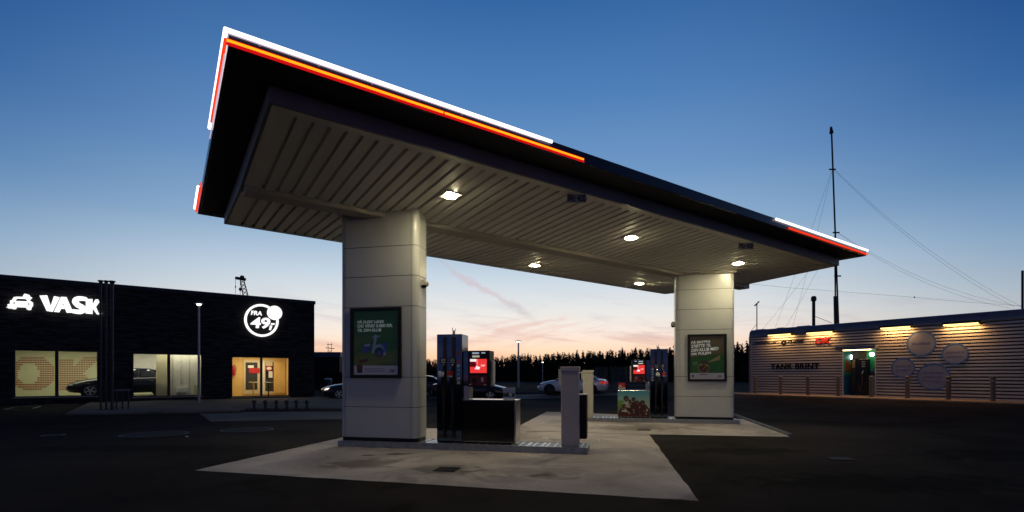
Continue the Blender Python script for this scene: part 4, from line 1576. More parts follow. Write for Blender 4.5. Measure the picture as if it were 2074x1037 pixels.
t, Mo = lsign('lit_price_sign', 'white lit ring sign reading FRA 49 with a bright disc on its rim', 532, 648)
b = MB(M_sign)
c0 = lw(494.5, 564, 616, 682, -0.05)
cx_, cz_, rx_, rz_ = (c0[0] + c0[1]) / 2, (c0[2] + c0[3]) / 2, (c0[1] - c0[0]) / 2, (c0[3] - c0[2]) / 2
b.ring(cx_, cz_, rx_, rz_, 0.135, -0.12, -0.02, M=Mo, a0=62, a1=385)
c1 = lw(541, 571, 619.5, 648, -0.05)
b.oval((c1[0] + c1[1]) / 2, (c1[2] + c1[3]) / 2, (c1[1] - c1[0]) / 2, (c1[3] - c1[2]) / 2, -0.13, -0.01, M=Mo)
b.build('ring', t)
b = MB(M_sign)
h = lw(508, 530, 630, 638.5)
b.text('FRA', h[0], h[1], h[2], h[3], -0.02, 0.08, bold=0.02, shear=0.1, M=Mo)
h = lw(507, 547, 643, 665.5)
b.text('49', h[0], h[1], h[2], h[3], -0.02, 0.08, bold=0.03, shear=0.1, M=Mo)
q4 = lambda pts: [(350 + x / 3.24, 540 + y / 3.24) for x, y in pts]
b.slab(sign_pts(q4([(640, 386), (655, 386), (646, 416), (634, 414)])), -0.10, -0.02, M=Mo)
b.slab(sign_pts(q4([(648, 370), (672, 371), (669, 381), (645, 380)])), -0.10, -0.02, M=Mo)
b.build('lettering', t)

# vent pipes, guard rail, stub posts
M_dsteel = mat('dark steel', (0.035, 0.036, 0.05), 0.45, 0.5)
for i, (px, r_, lab) in enumerate(((204, 0.035, 'dark vent pipe nearest the VASK letters in a row of three'), (215, 0.035, 'middle dark vent pipe of the three beside the VASK letters'), (227, 0.055, 'thicker dark vent pipe, right of the three beside the VASK letters'))):
    p = gp(px, 833)
    top = at(px, 568 + i * 0.5, p.y).z
    t = thing('vent_pipe', lab, 'pipe', p, LRZ, 'vent pipes before the car wash')
    MB(M_dsteel).tube((0, 0, 0), (0, 0, top - 0.12), r_, n=12).build('pipe', t, smooth=True)
    MB(M_dsteel).lathe([(r_ + 0.01, top - 0.12), (r_ + 0.05, top - 0.04), (r_ + 0.07, top - 0.03), (r_ + 0.07, top), (0.02, top + 0.02)], 12).build('cowl', t, smooth=True)
    MB(M_dsteel).lathe([(r_ + 0.05, 0.07), (r_ + 0.05, 0.09)], 12).build('base_flange', t)
p = gp(228, 833)
q = gp(263, 831)
t = thing('guard_rail', 'low dark steel rail with posts beside the vent pipes', 'rail', p, LRZ)
I = (Matrix.Translation(p) @ Matrix.Rotation(LRZ, 4, 'Z')).inverted()
hz = at(228, 791, p.y).z
b = MB(M_dsteel)
for px in (236, 248, 260):
    c = I @ gp(px, 831.5)
    b.tube((c.x, c.y, 0), (c.x, c.y, hz - 0.03), 0.032, n=8)
b.build('rail_post', t)
c = I @ gp(264, 831)
MB(mat('worn rail', (0.16, 0.16, 0.18), 0.5, 0.3)).tube((0.05, 0, hz), (c.x, c.y, hz), 0.035, n=8).build('top_rail', t)

ordn = ['first', 'second', 'third', 'fourth', 'fifth', 'sixth', 'seventh', 'eighth']
stub = None
for i, px in enumerate((515, 537.5, 560, 581, 600.5, 622)):
    p = gp(px, 830)
    lab = 'short dark knob headed stub post on the pavement edge, %s from the left of six' % ordn[i]
    if stub is None:
        stub = thing('stub_post', lab, 'post', p, LRZ, 'stub posts before the waiting room window')
        MB(M_dsteel).lathe([(0.10, 0), (0.10, 0.03), (0.055, 0.05), (0.05, 0.26), (0.09, 0.28), (0.09, 0.32), (0.09, 0.38), (0.06, 0.42), (0.02, 0.43)], 12).build('post_body', stub, smooth=True)
        MB(M_galv).lathe([(0.03, 0.43), (0.03, 0.45)], 8).build('cap_bolt', stub)
    else:
        n_ = stub.copy()
        COL.objects.link(n_)
        n_.location = p
        n_['label'] = lab
        for ch in list(stub.children):
            c_ = ch.copy()
            COL.objects.link(c_)
            c_.parent = n_


# ------------------------------------------------------------------ street lamps
def lamp(px, ybase, d, ytop, lab, strength, sc=1.0, lean=0.0):
    X = (px - CXP) * d / FPX
    z0 = gz(X, d)
    t = thing('street_lamp', lab, 'street lamp', (X, d, z0), 0, 'street lamps')
    h = at(px, ytop, d).z - z0
    MB(mat('lamp pole', (0.42, 0.42, 0.46), 0.4, 0.3)).tube((0, 0, 0), (0, 0, h - 0.1), 0.085 * sc, 0.065 * sc, n=12).build('pole', t, smooth=True)
    b = MB(mat('lamp hood', (0.25, 0.25, 0.27), 0.4, 0.5))
    b.lathe([(0.04, h - 0.02), (0.27, h - 0.02), (0.27, h + 0.02), (0.16, h + 0.06), (0.03, h + 0.08)], 18, M=Matrix.Scale(sc, 4, (1, 0, 0)) @ Matrix.Scale(sc, 4, (0, 1, 0)))
    hd = b.build('hood', t, smooth=True)
    b = MB(glow('street lamp glass', (1.0, 0.93, 0.78), strength))
    b.lathe([(0.06, h - 0.10), (0.12, h - 0.09), (0.15, h - 0.05), (0.15, h - 0.022)], 14, M=Matrix.Scale(sc, 4, (1, 0, 0)) @ Matrix.Scale(sc, 4, (0, 1, 0)))
    b.build('glass', t, smooth=True)
    return t


lamp(403, 818, 26.9, 615, 'lit steel street lamp standing before the second window of the car wash', 5.0, 0.72)
lamp(1050, 790, 45, 691, 'distant lit street lamp rising above the trees behind the pumps', 5.0)
lamp(1099, 775, 75, 733, 'tiny far lit street lamp seen against the dark wood', 5.0, 0.9)


# ------------------------------------------------------------------ cars
def car(loc, heading, colour, lab, lit_front=0.0, lit_rear=0.0, rough=0.3, length=4.6, rim=0.55):
    t = thing('parked_car', lab, 'car', loc, heading)
    paint = mat('car paint ' + colour[0], colour[1], rough, 0.2, 0.5, coat=0.6)
    L = length / 4.6
    st = [(-2.28, 0.38, 0.62, 0.80, 0.70), (-2.20, 0.28, 0.92, 0.98, 0.80), (-1.95, 0.24, 0.97, 1.02, 0.86), (-1.35, 0.20, 0.99, 1.03, 0.90), (-0.6, 0.18, 0.95, 0.98, 0.91),
          (0.3, 0.18, 0.92, 0.95, 0.91), (0.95, 0.18, 0.90, 0.96, 0.905), (1.5, 0.20, 0.82, 0.90, 0.89), (1.95, 0.22, 0.70, 0.79, 0.83), (2.18, 0.26, 0.60, 0.68, 0.74), (2.29, 0.36, 0.50, 0.54, 0.62)]
    b = MB(paint)
    vs = []
    for x, zb, zs, zt2, w_ in st:
        half = [(w_ * 0.82, zb), (w_ * 0.97, zb + 0.10), (w_, (zb + zs) / 2), (w_ * 0.985, zs - 0.06), (w_ * 0.93, zs), (w_ * 0.6, zt2), (0.0, zt2 + 0.012)]
        ringp = half + [(-y, z) for y, z in half[-2::-1]]
        vs += [(x * L, y, z) for y, z in ringp]
    n = 13
    fs = []
    for i in range(len(st) - 1):
        for k in range(n):
            fs.append((i * n + k, (i + 1) * n + k, (i + 1) * n + (k + 1) % n, i * n + (k + 1) % n))
    fs += [tuple(range(n)), tuple(range(len(vs) - 1, len(vs) - n - 1, -1))]
    b.add(vs, fs)
    b.build('body', t, smooth=True)
    # cabin: glass all round, painted roof and pillars
    lo = [(1.05, 0.70, 0.955), (0.6, 0.80, 0.94), (-0.4, 0.83, 0.95), (-1.2, 0.80, 0.97), (-1.75, 0.66, 1.0)]
    hi = [(0.22, 0.52, 1.37), (0.02, 0.58, 1.42), (-0.45, 0.60, 1.44), (-0.85, 0.58, 1.42), (-1.12, 0.50, 1.36)]
    gb = MB(mat('car glass', (0.012, 0.014, 0.018), 0.06, 0, 0.6))
    vs = [(x * L, y, z) for x, y, z in lo] + [(x * L, y, z) for x, y, z in hi] + [(x * L, -y, z) for x, y, z in lo] + [(x * L, -y, z) for x, y, z in hi]
    fs = []
    for i in range(4):
        fs += [(i, 5 + i, 6 + i, i + 1), (10 + i, 11 + i, 16 + i, 15 + i)]
    fs += [(0, 10, 15, 5), (4, 9, 19, 14)]
    gb.add(vs, fs)
    gb.build('windows', t)
    rb_ = MB(paint)
    k5 = [(x * L, y + 0.012, z + 0.004) for x, y, z in hi]
    vs = k5 + [(x, 0, z + 0.045) for x, y, z in k5] + [(x, -y, z) for x, y, z in k5]
    fs = []
    for i in range(4):
        fs += [(i, 5 + i, 6 + i, i + 1), (5 + i, 10 + i, 11 + i, 6 + i)]
    rb_.add(vs, fs)
    for sy in (1, -1):
        for i, r_ in ((0, 0.035), (2, 0.03), (4, 0.05)):
            a, c = lo[i], hi[i]
            rb_.tube((a[0] * L, sy * a[1], a[2]), (c[0] * L, sy * (c[1] + 0.01), c[2]), r_, n=6)
        rb_.path([(x * L, sy * (y + 0.01), z) for x, y, z in hi], 0.028, n=6)
    rb_.build('roof', t, smooth=True)
    wheels = []
    for x in (1.40, -1.38):
        for sy in (1, -1):
            Mw = Matrix.Translation((x * L, sy * 0.80, 0.32)) @ Matrix.Rotation(R(90) * -sy, 4, 'X')
            b = MB(M_black)
            b.lathe([(0.0, -0.05), (0.385, -0.05), (0.385, 0.118), (0.33, 0.119)], 24, M=Mw)
            b.lathe([(0.20, 0.0), (0.30, 0.10), (0.318, 0.10), (0.322, 0.125), (0.30, 0.145), (0.235, 0.145), (0.225, 0.12)], 24, m=M_rub, M=Mw)
            wl = b.build('wheel', t, smooth=True)
            b = MB(mat('wheel rim %d' % (rim * 100), (rim, rim, rim), 0.3, 0.3))
            b.ring(0, 0, 0.225, 0.225, 0.022, 0.0, 0.02, n=24, M=Mw @ Matrix.Translation((0, 0, 0.125)) @ Matrix.Rotation(R(90), 4, 'X'))
            for q in range(5):
                a = 2 * math.pi * q / 5 + 0.3
                ca_, sa_ = math.cos(a), math.sin(a)
                b.add([Mw @ Vector((ca_ * r1 - sa_ * w1, sa_ * r1 + ca_ * w1, hgt)) for r1, w1, hgt in ((0.03, -0.03, 0.14), (0.03, 0.03, 0.14), (0.21, 0.045, 0.128), (0.21, -0.045, 0.128))], [(0, 1, 2, 3)])
            b.lathe([(0.0, 0.12), (0.05, 0.13), (0.04, 0.145)], 10, M=Mw)
            b.build('rim', wl)
    for sy in (1, -1):
        fl = glow('headlight lit', (1, 0.80, 0.62), lit_front) if lit_front else mat('headlight', (0.14, 0.14, 0.15), 0.1, 0.3)
        b = MB(fl)
        b.add([(2.03 * L, sy * 0.80, 0.60), (2.20 * L, sy * 0.70, 0.57), (2.215 * L, sy * 0.56, 0.60), (2.12 * L, sy * 0.62, 0.69), (1.92 * L, sy * 0.80, 0.72)], [(0, 1, 2, 3, 4) if sy < 0 else (4, 3, 2, 1, 0)])
        b.v = [(x + 0.02, y * 1.015, z) for x, y, z in b.v]
        b.build('headlight', t)
        rl = glow('taillight lit', (1, 0.03, 0.02), lit_rear) if lit_rear else M_dred
        b = MB(rl)
        b.add([(-2.21 * L, sy * 0.80, 0.70), (-2.0 * L, sy * 0.872, 0.74), (-1.9 * L, sy * 0.875, 0.88), (-2.205 * L, sy * 0.805, 0.88), (-2.285 * L, sy * 0.50, 0.86), (-2.30 * L, sy * 0.50, 0.72)], [(0, 1, 2, 3), (0, 3, 4, 5)] if sy < 0 else [(3, 2, 1, 0), (5, 4, 3, 0)])
        b.build('taillight', t)
        b = MB(paint)
        b.tube((0.70 * L, sy * 0.82, 0.98), (0.70 * L, sy * 0.98, 1.01), 0.075, 0.09, n=8)
        b.build('wing_mirror', t, smooth=True)
    b = MB(M_black)
    b.box(2.20 * L, 2.30 * L, -0.45, 0.45, 0.40, 0.52)
    b.build('grille', t)
    b = MB(M_alu)
    for sy in (1, -1):
        b.path([(0.95 * L, sy * 0.865, 0.925), (0.3 * L, sy * 0.875, 0.93), (-0.5 * L, sy * 0.88, 0.955), (-1.3 * L, sy * 0.865, 0.985)], 0.010, n=5)
        for hx in (0.0, -0.95):
            b.box(hx * L - 0.09, hx * L + 0.09, sy * 0.905 - 0.012, sy * 0.905 + 0.012, 0.80, 0.825)
    b.build('chrome_trim', t)
    return t


def carpos(px, d, dz=0.0):
    X = (px - CXP) * d / FPX
    return Vector((X, d, gz(X, d) + dz))


WHITE = ('pale silver', (0.88, 0.88, 0.92))
BLACK = ('black', (0.006, 0.006, 0.008))
NIGHT = ('night blue', (0.012, 0.016, 0.035))
car(carpos(1160, 34.5), R(163), WHITE, 'pale silver saloon with glowing red tail lights parked behind the service posts', lit_rear=0.42, rim=0.04)
car(carpos(955, 31), R(-12), BLACK, 'black car with spoked alloy wheels parked behind the front pump screen')
car(carpos(727, 33.5), R(208), NIGHT, 'dark blue car with lit headlights coming out behind the left pillar', lit_front=1.6)
car(carpos(850, 38), R(172), NIGHT, 'dark blue car parked far back between the left pillar and the front pump')
# the car in the wash hall
a = hit(LF, 134, 790, 2.1)
cm = LF @ Vector((a.x + 2.32 * 1.16, 2.1, 0.302))
wcar = car(cm, LRZ + math.pi, BLACK, 'black car with silver rims standing inside the lit wash hall')
wcar.scale = (1.16, 1.16, 1.10)

# ------------------------------------------------------------------ corrugated hydrogen station building (right)
RO = Vector((13.85, 30.0, 0.46))
RD = (20.1 - 13.85, 20.2 - 30.0)
RF = frame(RO, RD)
RRZ = math.atan2(RD[1], RD[0])
RL = 22.0
M_corr = mat('corrugated cladding', (0.46, 0.445, 0.46), 0.45, 0.1, 0.4, var=0.10, vscale=0.8)
M_groove_shade = mat('cladding groove shade', (0.03, 0.027, 0.03), 0.6)  # shade of the grooves put into the cladding colour
M_cap = mat('roof cap', (0.15, 0.15, 0.20), 0.4, 0.2, 0.4, var=0.08)
depot = thing('corrugated_station', 'long low building clad in pale horizontal corrugated sheet with a lit recess', 'building', RO, RRZ)
ZT = 3.28
d0 = hit(RF, 1707, 790)
d1 = hit(RF, 1773, 790)
dtop = hit(RF, 1740, 709).z
DX0, DX1 = d0.x, d1.x


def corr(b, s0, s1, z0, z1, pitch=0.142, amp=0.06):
    """horizontal slatted sheet: a flat slat, then a groove painted dark for its shade"""
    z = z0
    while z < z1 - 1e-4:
        for (ya, za), (yb, zb), m in (((0, 0), (0, 0.57), M_corr), ((0, 0.57), (amp, 0.63), M_groove_shade), ((amp, 0.63), (amp, 0.95), M_groove_shade), ((amp, 0.95), (0, 1.0), M_corr)):
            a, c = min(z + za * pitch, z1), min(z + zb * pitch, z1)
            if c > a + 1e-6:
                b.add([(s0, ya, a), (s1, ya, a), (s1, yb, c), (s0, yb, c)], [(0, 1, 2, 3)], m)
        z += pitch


P_ = 0.142
dt = round(dtop / P_) * P_
b = MB(M_corr)
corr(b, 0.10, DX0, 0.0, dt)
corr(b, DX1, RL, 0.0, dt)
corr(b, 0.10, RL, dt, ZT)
# end walls and back
b.box(0.12, RL, 7.9, 8.0, 0, ZT)
b.box(0.10, 0.16, 0.05, 7.9, 0, ZT)
b.box(RL - 0.06, RL, 0.05, 7.9, 0, ZT)
b.build('wall', depot)
b = MB(M_cap)
cp = [(-0.02, ZT), (-0.02, ZT + 0.10), (0.03, ZT + 0.24), (0.14, ZT + 0.36), (0.30, ZT + 0.40), (0.30, ZT)]
b.slab([(y, z) for y, z in cp], 0.02, RL, M=Matrix(((0, 1, 0, 0), (1, 0, 0, 0), (0, 0, 1, 0), (0, 0, 0, 1))))
b.box(0.1, RL, 0.302, 8.0, ZT + 0.003, ZT + 0.36)
b.build('roof_edge', depot, smooth=True)
b = MB(M_cap)
b.box(0.0, 0.098, -0.022, 8.0, 0, ZT - 0.002)
b.build('corner_trim', depot)
for px0, px1 in ((1528, 1545), (1571, 1583), (1612, 1636)):
    a, c = hit(RF, px0, 668, 0.4), hit(RF, px1, 666, 0.4)
    MB(M_offw).box(a.x, c.x, 0.5, 0.9, ZT + 0.36, ZT + 0.45).build('roof_glint', depot)  # pale blocks added to stand for glints along the roof edge
# recess with teal walls
M_teal = mat('teal paint', (0.04, 0.38, 0.34), 0.5, var=0.12)
M_tealb = mat('blue paint', (0.02, 0.16, 0.36), 0.5, var=0.12)
b = MB(M_teal)
RB = 0.85
zs_ = 1.05
M_grn = mat('green paint', (0.02, 0.30, 0.12), 0.5, var=0.12)
for xx in (DX0, DX1):
    sgn = 1 if xx == DX0 else -1
    b.box(xx - 0.05 * sgn, xx, 0.062, RB, zs_, dt, M_teal)
    b.box(xx - 0.05 * sgn, xx, 0.062, RB, 0.05, zs_ - 0.002, M_tealb)
b.box(DX1 - 0.50, DX1 - 0.002, 0.30, RB, 1.30, dt - 0.002, M_grn)
b.box(DX1 - 0.50, DX1 - 0.002, 0.302, RB, 0.05, 1.298, M_tealb)
b.box(DX1 - 0.46, DX1 - 0.04, 0.27, 0.30, 1.02, 1.22, M_gloss)
b.box(DX0, DX1 - 0.50, RB - 0.03, RB - 0.002, 1.9, dt - 0.01, mat('recess panel', (0.16, 0.15, 0.16), 0.35, var=0.3, vscale=4))
b.box(DX0 - 0.05, DX1 + 0.05, RB, RB + 0.05, 0.05, dt, mat('recess grey', (0.07, 0.07, 0.08), 0.4, var=0.2))
b.box(DX0 - 0.05, DX1 + 0.05, 0.062, RB, dt + 0.003, dt + 0.04, M_corr)
b.box(DX0 - 0.1, DX1 + 0.1, -0.06, RB, -0.02, 0.048, M_corr)
b.build('recess', depot)
a, c = hit(RF, 1697, 702, -0.35), hit(RF, 1773, 702, -0.35)
b = MB(M_cap)
b.box(DX0 - 0.18, DX1 + 0.16, -0.42, 0.0, dt + 0.02, dt + 0.19)
b.build('door_hood', depot, bevel=0.02)
b = MB(M_corr)
for xx in (DX0 - 0.02, DX1 - 0.015):
    b.box(xx, xx + 0.035, -0.02, 0.04, 0.05, dt - 0.002)
b.build('recess_trim', depot)
b = MB(mat('orange notice', (0.55, 0.14, 0.01), 0.5))
nx0, nz0 = DX0 + 0.10, 1.32
b.box(DX0 + 0.002, DX0 + 0.012, 0.22, 0.74, 1.22, 1.76)
for k in range(6):
    b.box(DX0 + 0.0125, DX0 + 0.015, 0.28, 0.66, 1.28 + k * 0.07, 1.295 + k * 0.07, M_dred)
b.build('notice', depot)
b = MB(mat('pale notice', (0.5, 0.38, 0.22), 0.5))
b.box(DX0 + 0.06, DX0 + 0.50, RB - 0.03, RB - 0.004, 1.42, 1.82)
b.build('notice', depot)
# hydrogen dispenser in the recess
wd = DX1 - DX0
t = thing('hydrogen_dispenser', 'tall black dispenser with a hanging hose inside the teal recess', 'dispenser', RF @ Vector((DX0 + wd * 0.53, 0.10, 0.05)), RRZ)
b = MB(M_black)
b.box(-0.30, 0.32, 0.1, 0.6, 0, 1.80)
b.build('cabinet', t, bevel=0.02)
b = MB(M_offw)
b.box(-0.10, 0.30, 0.085, 0.098, 1.76, 1.79)
for k in range(4):
    b.box(0.0, 0.16, 0.09, 0.098, 1.64 - k * 0.08, 1.665 - k * 0.08)
b.build('label_strip', t)
b = MB(M_steel)
b.lathe([(0.02, 0), (0.035, 0.03), (0.03, 0.16), (0.01, 0.2)], 8, M=Matrix.Translation((0.05, 0.04, 1.05)) @ Matrix.Rotation(R(20), 4, 'Y'))
b.build('nozzle', t, smooth=True)
b = MB(mat('hose dull red', (0.09, 0.03, 0.03), 0.5))
b.path([(0.05, 0.05, 1.04), (0.07, 0.03, 0.8), (0.04, 0.02, 0.5), (-0.04, 0.03, 0.22), (-0.1, 0.07, 0.35), (-0.12, 0.1, 0.6)], 0.025, n=8)
b.build('hose', t, smooth=True)
# lamps of the recess
t = thing('recess_lamp', 'round bright lamp on the green right wall of the recess', 'lamp', RF @ Vector((DX1 - 0.24, 0.20, dt - 0.22)), RRZ)
MB(glow('recess lamp glass', (0.60, 1.0, 0.72), 9)).lathe([(0.02, -0.05), (0.09, -0.04), (0.10, 0.0), (0.09, 0.04)], 14, M=Matrix.Rotation(R(90), 4, 'X')).build('globe', t, smooth=True)
MB(M_steel).lathe([(0.11, 0.05), (0.11, 0.07)], 14, M=Matrix.Rotation(R(90), 4, 'X') @ Matrix.Scale(-1, 4, (0, 0, 1))).build('back_plate', t)
MB(M_steel).box(-0.03, 0.03, 0.072, 0.098, -0.03, 0.03).build('bracket', t)
t = thing('recess_lamp', 'small tall pair of lamps on the teal left wall of the recess', 'lamp', RF @ Vector((DX0 + 0.06, RB - 0.10, dt - 0.30)), RRZ)
MB(glow('recess lamp glass small', (0.9, 1.0, 0.95), 5)).box(-0.03, 0.03, -0.04, 0.0, -0.12, 0.10).build('tube', t)
MB(M_steel).box(-0.04, 0.04, 0.002, 0.06, -0.14, 0.12).build('bracket', t)
t = thing('hood_light', 'warm strip light under the hood over the recess', 'lamp', RF @ Vector(((DX0 + DX1) / 2, -0.05, dt + 0.012)), RRZ)
MB(glow('hood light glass', (1.0, 0.66, 0.28), 8)).box(-wd * 0.42, wd * 0.42, -0.2, -0.12, -0.035, 0.004).build('tube', t)
MB(M_galv).box(-wd * 0.43, wd * 0.43, -0.22, -0.10, 0.0045, 0.02).build('holder', t)

# wall lights
M_sod = glow('sodium tube', (1.0, 0.70, 0.24), 2.6)
wl_lab = ['warm strip light high on the corrugated wall, furthest left above the small gas logo', 'warm strip light above the red OK letters on the corrugated wall', 'warm strip light on the corrugated wall between the recess and the round signs', 'warm strip light furthest right above the round signs']
for i, (xa_, xb_, yy) in enumerate(((1556, 1601, 678), (1634, 1685, 673.5), (1784, 1843, 663.5), (1911, 1981, 656.5))):
    off = -0.22
    a, c = hit(RF, xa_, yy, off), hit(RF, xb_, yy, off)
    t = thing('wall_light', wl_lab[i], 'wall light', RF @ Vector(((a.x + c.x) / 2, 0, (a.z + c.z) / 2)), RRZ, 'strip lights on the corrugated wall')
    hw = (c.x - a.x) / 2
    MB(M_sod).tube((-hw, off, 0), (hw, off, 0), 0.04, n=8).build('tube', t)
    l = bpy.data.lights.new('wall_light_lamp', 'AREA')
    l.shape = 'RECTANGLE'
    l.size, l.size_y = hw * 2, 0.10
    l.color = (1.0, 0.50, 0.15)
    l.energy = 30
    lo_ = bpy.data.objects.new('wall_light_lamp', l)
    COL.objects.link(lo_)
    lo_.matrix_world = RF @ Matrix.Translation(((a.x + c.x) / 2, off + 0.02, (a.z + c.z) / 2 - 0.05)) @ Matrix.Rotation(R(11), 4, 'X')
    b = MB(M_black)
    b.slab([(off - 0.07, 0.02), (off - 0.04, 0.07), (-0.02, 0.13), (-0.02, 0.08), (off - 0.05, 0.045)], -hw - 0.06, hw + 0.06, M=Matrix(((0, 1, 0, 0), (1, 0, 0, 0), (0, 0, 1, 0), (0, 0, 0, 1))))
    b.box(-hw - 0.06, -hw - 0.04, off - 0.05, -0.005, -0.05, 0.03)
    b.box(hw + 0.04, hw + 0.06, off - 0.05, -0.005, -0.05, 0.03)
    b.build('reflector_housing', t)


# lettering and logos on the wall
def rsign(name, lab, px, py):
    h = hit(RF, px, py, 0)
    t = thing(name, lab, 'lettering', RF @ Vector((h.x, 0, h.z)), RRZ)
    return t, Matrix.Translation((-h.x, 0, -h.z))


def rw(x0, x1, y0, y1, off=-0.02):
    a, c = hit(RF, x0, (y0 + y1) / 2, off), hit(RF, x1, (y0 + y1) / 2, off)
    xm = (x0 + x1) / 2
    return (a.x, c.x, hit(RF, xm, y1, off).z, hit(RF, xm, y0, off).z)


M_ink = mat('dark lettering', (0.008, 0.008, 0.012), 0.8, 0, 0.1)
t, Mo = rsign('wall_lettering', 'dark wide letters reading TANK BRINT on the corrugated wall', 1610, 742)
b = MB(M_ink)
h = rw(1561, 1659, 736, 747.5)
b.text('TANK BRINT', *h, -0.006, 0.02, bold=0.03, M=Mo, spacing=1.08)
b.build('lettering', t)
t, Mo = rsign('wall_lettering', 'red letters reading OK high on the corrugated wall', 1668, 689)
b = MB(mat('sign red', (0.22, 0.008, 0.010), 0.45))
h = rw(1651, 1684.5, 682.5, 696.5)
b.text('OK', *h, -0.006, 0.04, bold=0.05, shear=0.25, M=Mo)
b.build('lettering', t)
t, Mo = rsign('wall_lettering', 'dark letters with a round emblem reading H2 LOGIC on the corrugated wall', 1606, 693)
b = MB(M_ink)
h = rw(1596, 1629, 689, 695)
b.text('H2 LOGIC', *h, -0.006, 0.02, bold=0.015, M=Mo)
b.build('lettering', t)
b = MB(M_ink)
h = rw(1582, 1593, 688.5, 699.5)
cx_, cz_ = (h[0] + h[1]) / 2, (h[2] + h[3]) / 2
b.oval(cx_, cz_, (h[1] - h[0]) / 2, (h[3] - h[2]) / 2, -0.026, -0.006, M=Mo)
b.text('H2', h[0] + 0.13, h[1] - 0.13, h[2] + 0.13, h[3] - 0.13, -0.0265, 0.006, bold=0.03, m=M_offw, M=Mo)
b.build('emblem', t)
t, Mo = rsign('wall_lettering', 'small spaced dark letters at the far left end of the corrugated wall', 1549, 694)
b = MB(M_ink)
h = rw(1526, 1572, 692, 696.5)
b.text('STRANDMØLLEN', *h, -0.006, 0.02, M=Mo, spacing=1.25)
b.build('lettering', t)
# round signs
M_disc = mat('disc lilac', (0.19, 0.22, 0.32), 0.55, var=0.05)
M_rim = mat('disc blue rim', (0.05, 0.14, 0.42), 0.5)
M_dtxt = mat('disc lettering', (0.13, 0.13, 0.28), 0.55)
disc_lab = ['round blue rimmed sign highest of the four on the corrugated wall', 'round blue rimmed sign furthest right of the four on the corrugated wall', 'round blue rimmed sign, smallest and furthest left of the four', 'largest blue rimmed round sign, lowest of the four, above a bollard']
for i, (x0_, x1_, y0_, y1_, rows) in enumerate(((1836, 1897, 670, 721, 1), (1907, 1962, 695, 738, 2), (1805, 1853, 724, 765, 2), (1857, 1925, 735, 790, 3))):
    h = rw(x0_, x1_, y0_, y1_)
    cx_, cz_ = (h[0] + h[1]) / 2, (h[2] + h[3]) / 2
    rx_ = (h[1] - h[0]) / 2
    rz_ = (h[3] - h[2]) / 2
    t = thing('round_sign', disc_lab[i], 'sign', RF @ Vector((cx_, 0, cz_)), RRZ, 'round signs on the corrugated wall')
    MB(M_disc).oval(0, 0, rx_ - 0.05, rz_ - 0.05, -0.022, -0.004, n=36).build('disc', t)
    MB(M_rim).ring(0, 0, rx_, rz_, 0.052, -0.028, -0.003, n=44).build('rim', t)
    b = MB(M_dtxt)
    for r_ in range(rows):
        z_ = (rows - 1) * 0.09 - r_ * 0.18
        x_ = -rx_ * 0.62
        while x_ < rx_ * 0.55:
            w_ = random.uniform(0.05, 0.09)
            hh = random.choice((0.05, 0.06, 0.07)) * (1.5 if rows == 1 else 1)
            b.box(x_, x_ + w_, -0.026, -0.0225, z_ - 0.05, z_ - 0.05 + hh)
            x_ += w_ + random.choice((0.012, 0.012, 0.05))
    b.build('lettering', t)

# bollards
M_boll = mat('bollard bronze', (0.15, 0.115, 0.08), 0.55, 0.1, var=0.3, vscale=8)
bol = None
for i, (px, yb_) in enumerate(((1530, 797), (1581, 798.5), (1636, 802), (1697.5, 803.5), (1765, 806), (1838, 808.5), (1921, 811), (2011, 814))):
    h = hit(RF, px, yb_, -0.75)
    p = RF @ Vector((h.x, -0.75, 0))
    p.z = gz(p.x, p.y)
    lab = 'brown steel bollard before the corrugated wall, %s from the left of eight' % ordn[i]
    if bol is None:
        bol = thing('bollard', lab, 'bollard', p, RRZ, 'bollards along the corrugated wall')
        MB(M_boll).lathe([(0.085, 0), (0.085, 0.88), (0.085, 0.90)], 16).build('shaft', bol, smooth=True)
        MB(M_boll).lathe([(0.097, 0.903), (0.10, 0.94), (0.085, 0.985), (0.04, 1.01), (0.0, 1.015)], 16).build('cap', bol, smooth=True)
        MB(M_steel).lathe([(0.088, 0.80), (0.088, 0.83)], 16).build('band', bol)
    else:
        n_ = bol.copy()
        COL.objects.link(n_)
        n_.location = p
        n_['label'] = lab
        for ch in list(bol.children):
            c_ = ch.copy()
            COL.objects.link(c_)
            c_.parent = n_
# pavement before the corrugated wall
b = MB(ground_mat('right paving', (0.36, 0.27, 0.20), 0.3, 0.3, 0.9, 0.1, 0.4, 30))
pp = [RF @ Vector((s_, y_, 0)) for s_, y_ in ((-1.5, -0.02), (-1.5, -2.0), (RL, -2.0), (RL, -0.02))]
b.plate([(p.x, p.y) for p in pp], 0.40, 0.475)
struct(b.build('pavement'))

# mast, flue and aerials behind and on the building
t = thing('radio_mast', 'tall thin guyed radio mast rising behind the corrugated building', 'mast', (at(1703, 700, 42).x, 42, 0.46), 0)
zo_ = Vector(t.location)


def loc(x, y, d, o=zo_):
    return at(x, y, d) - o


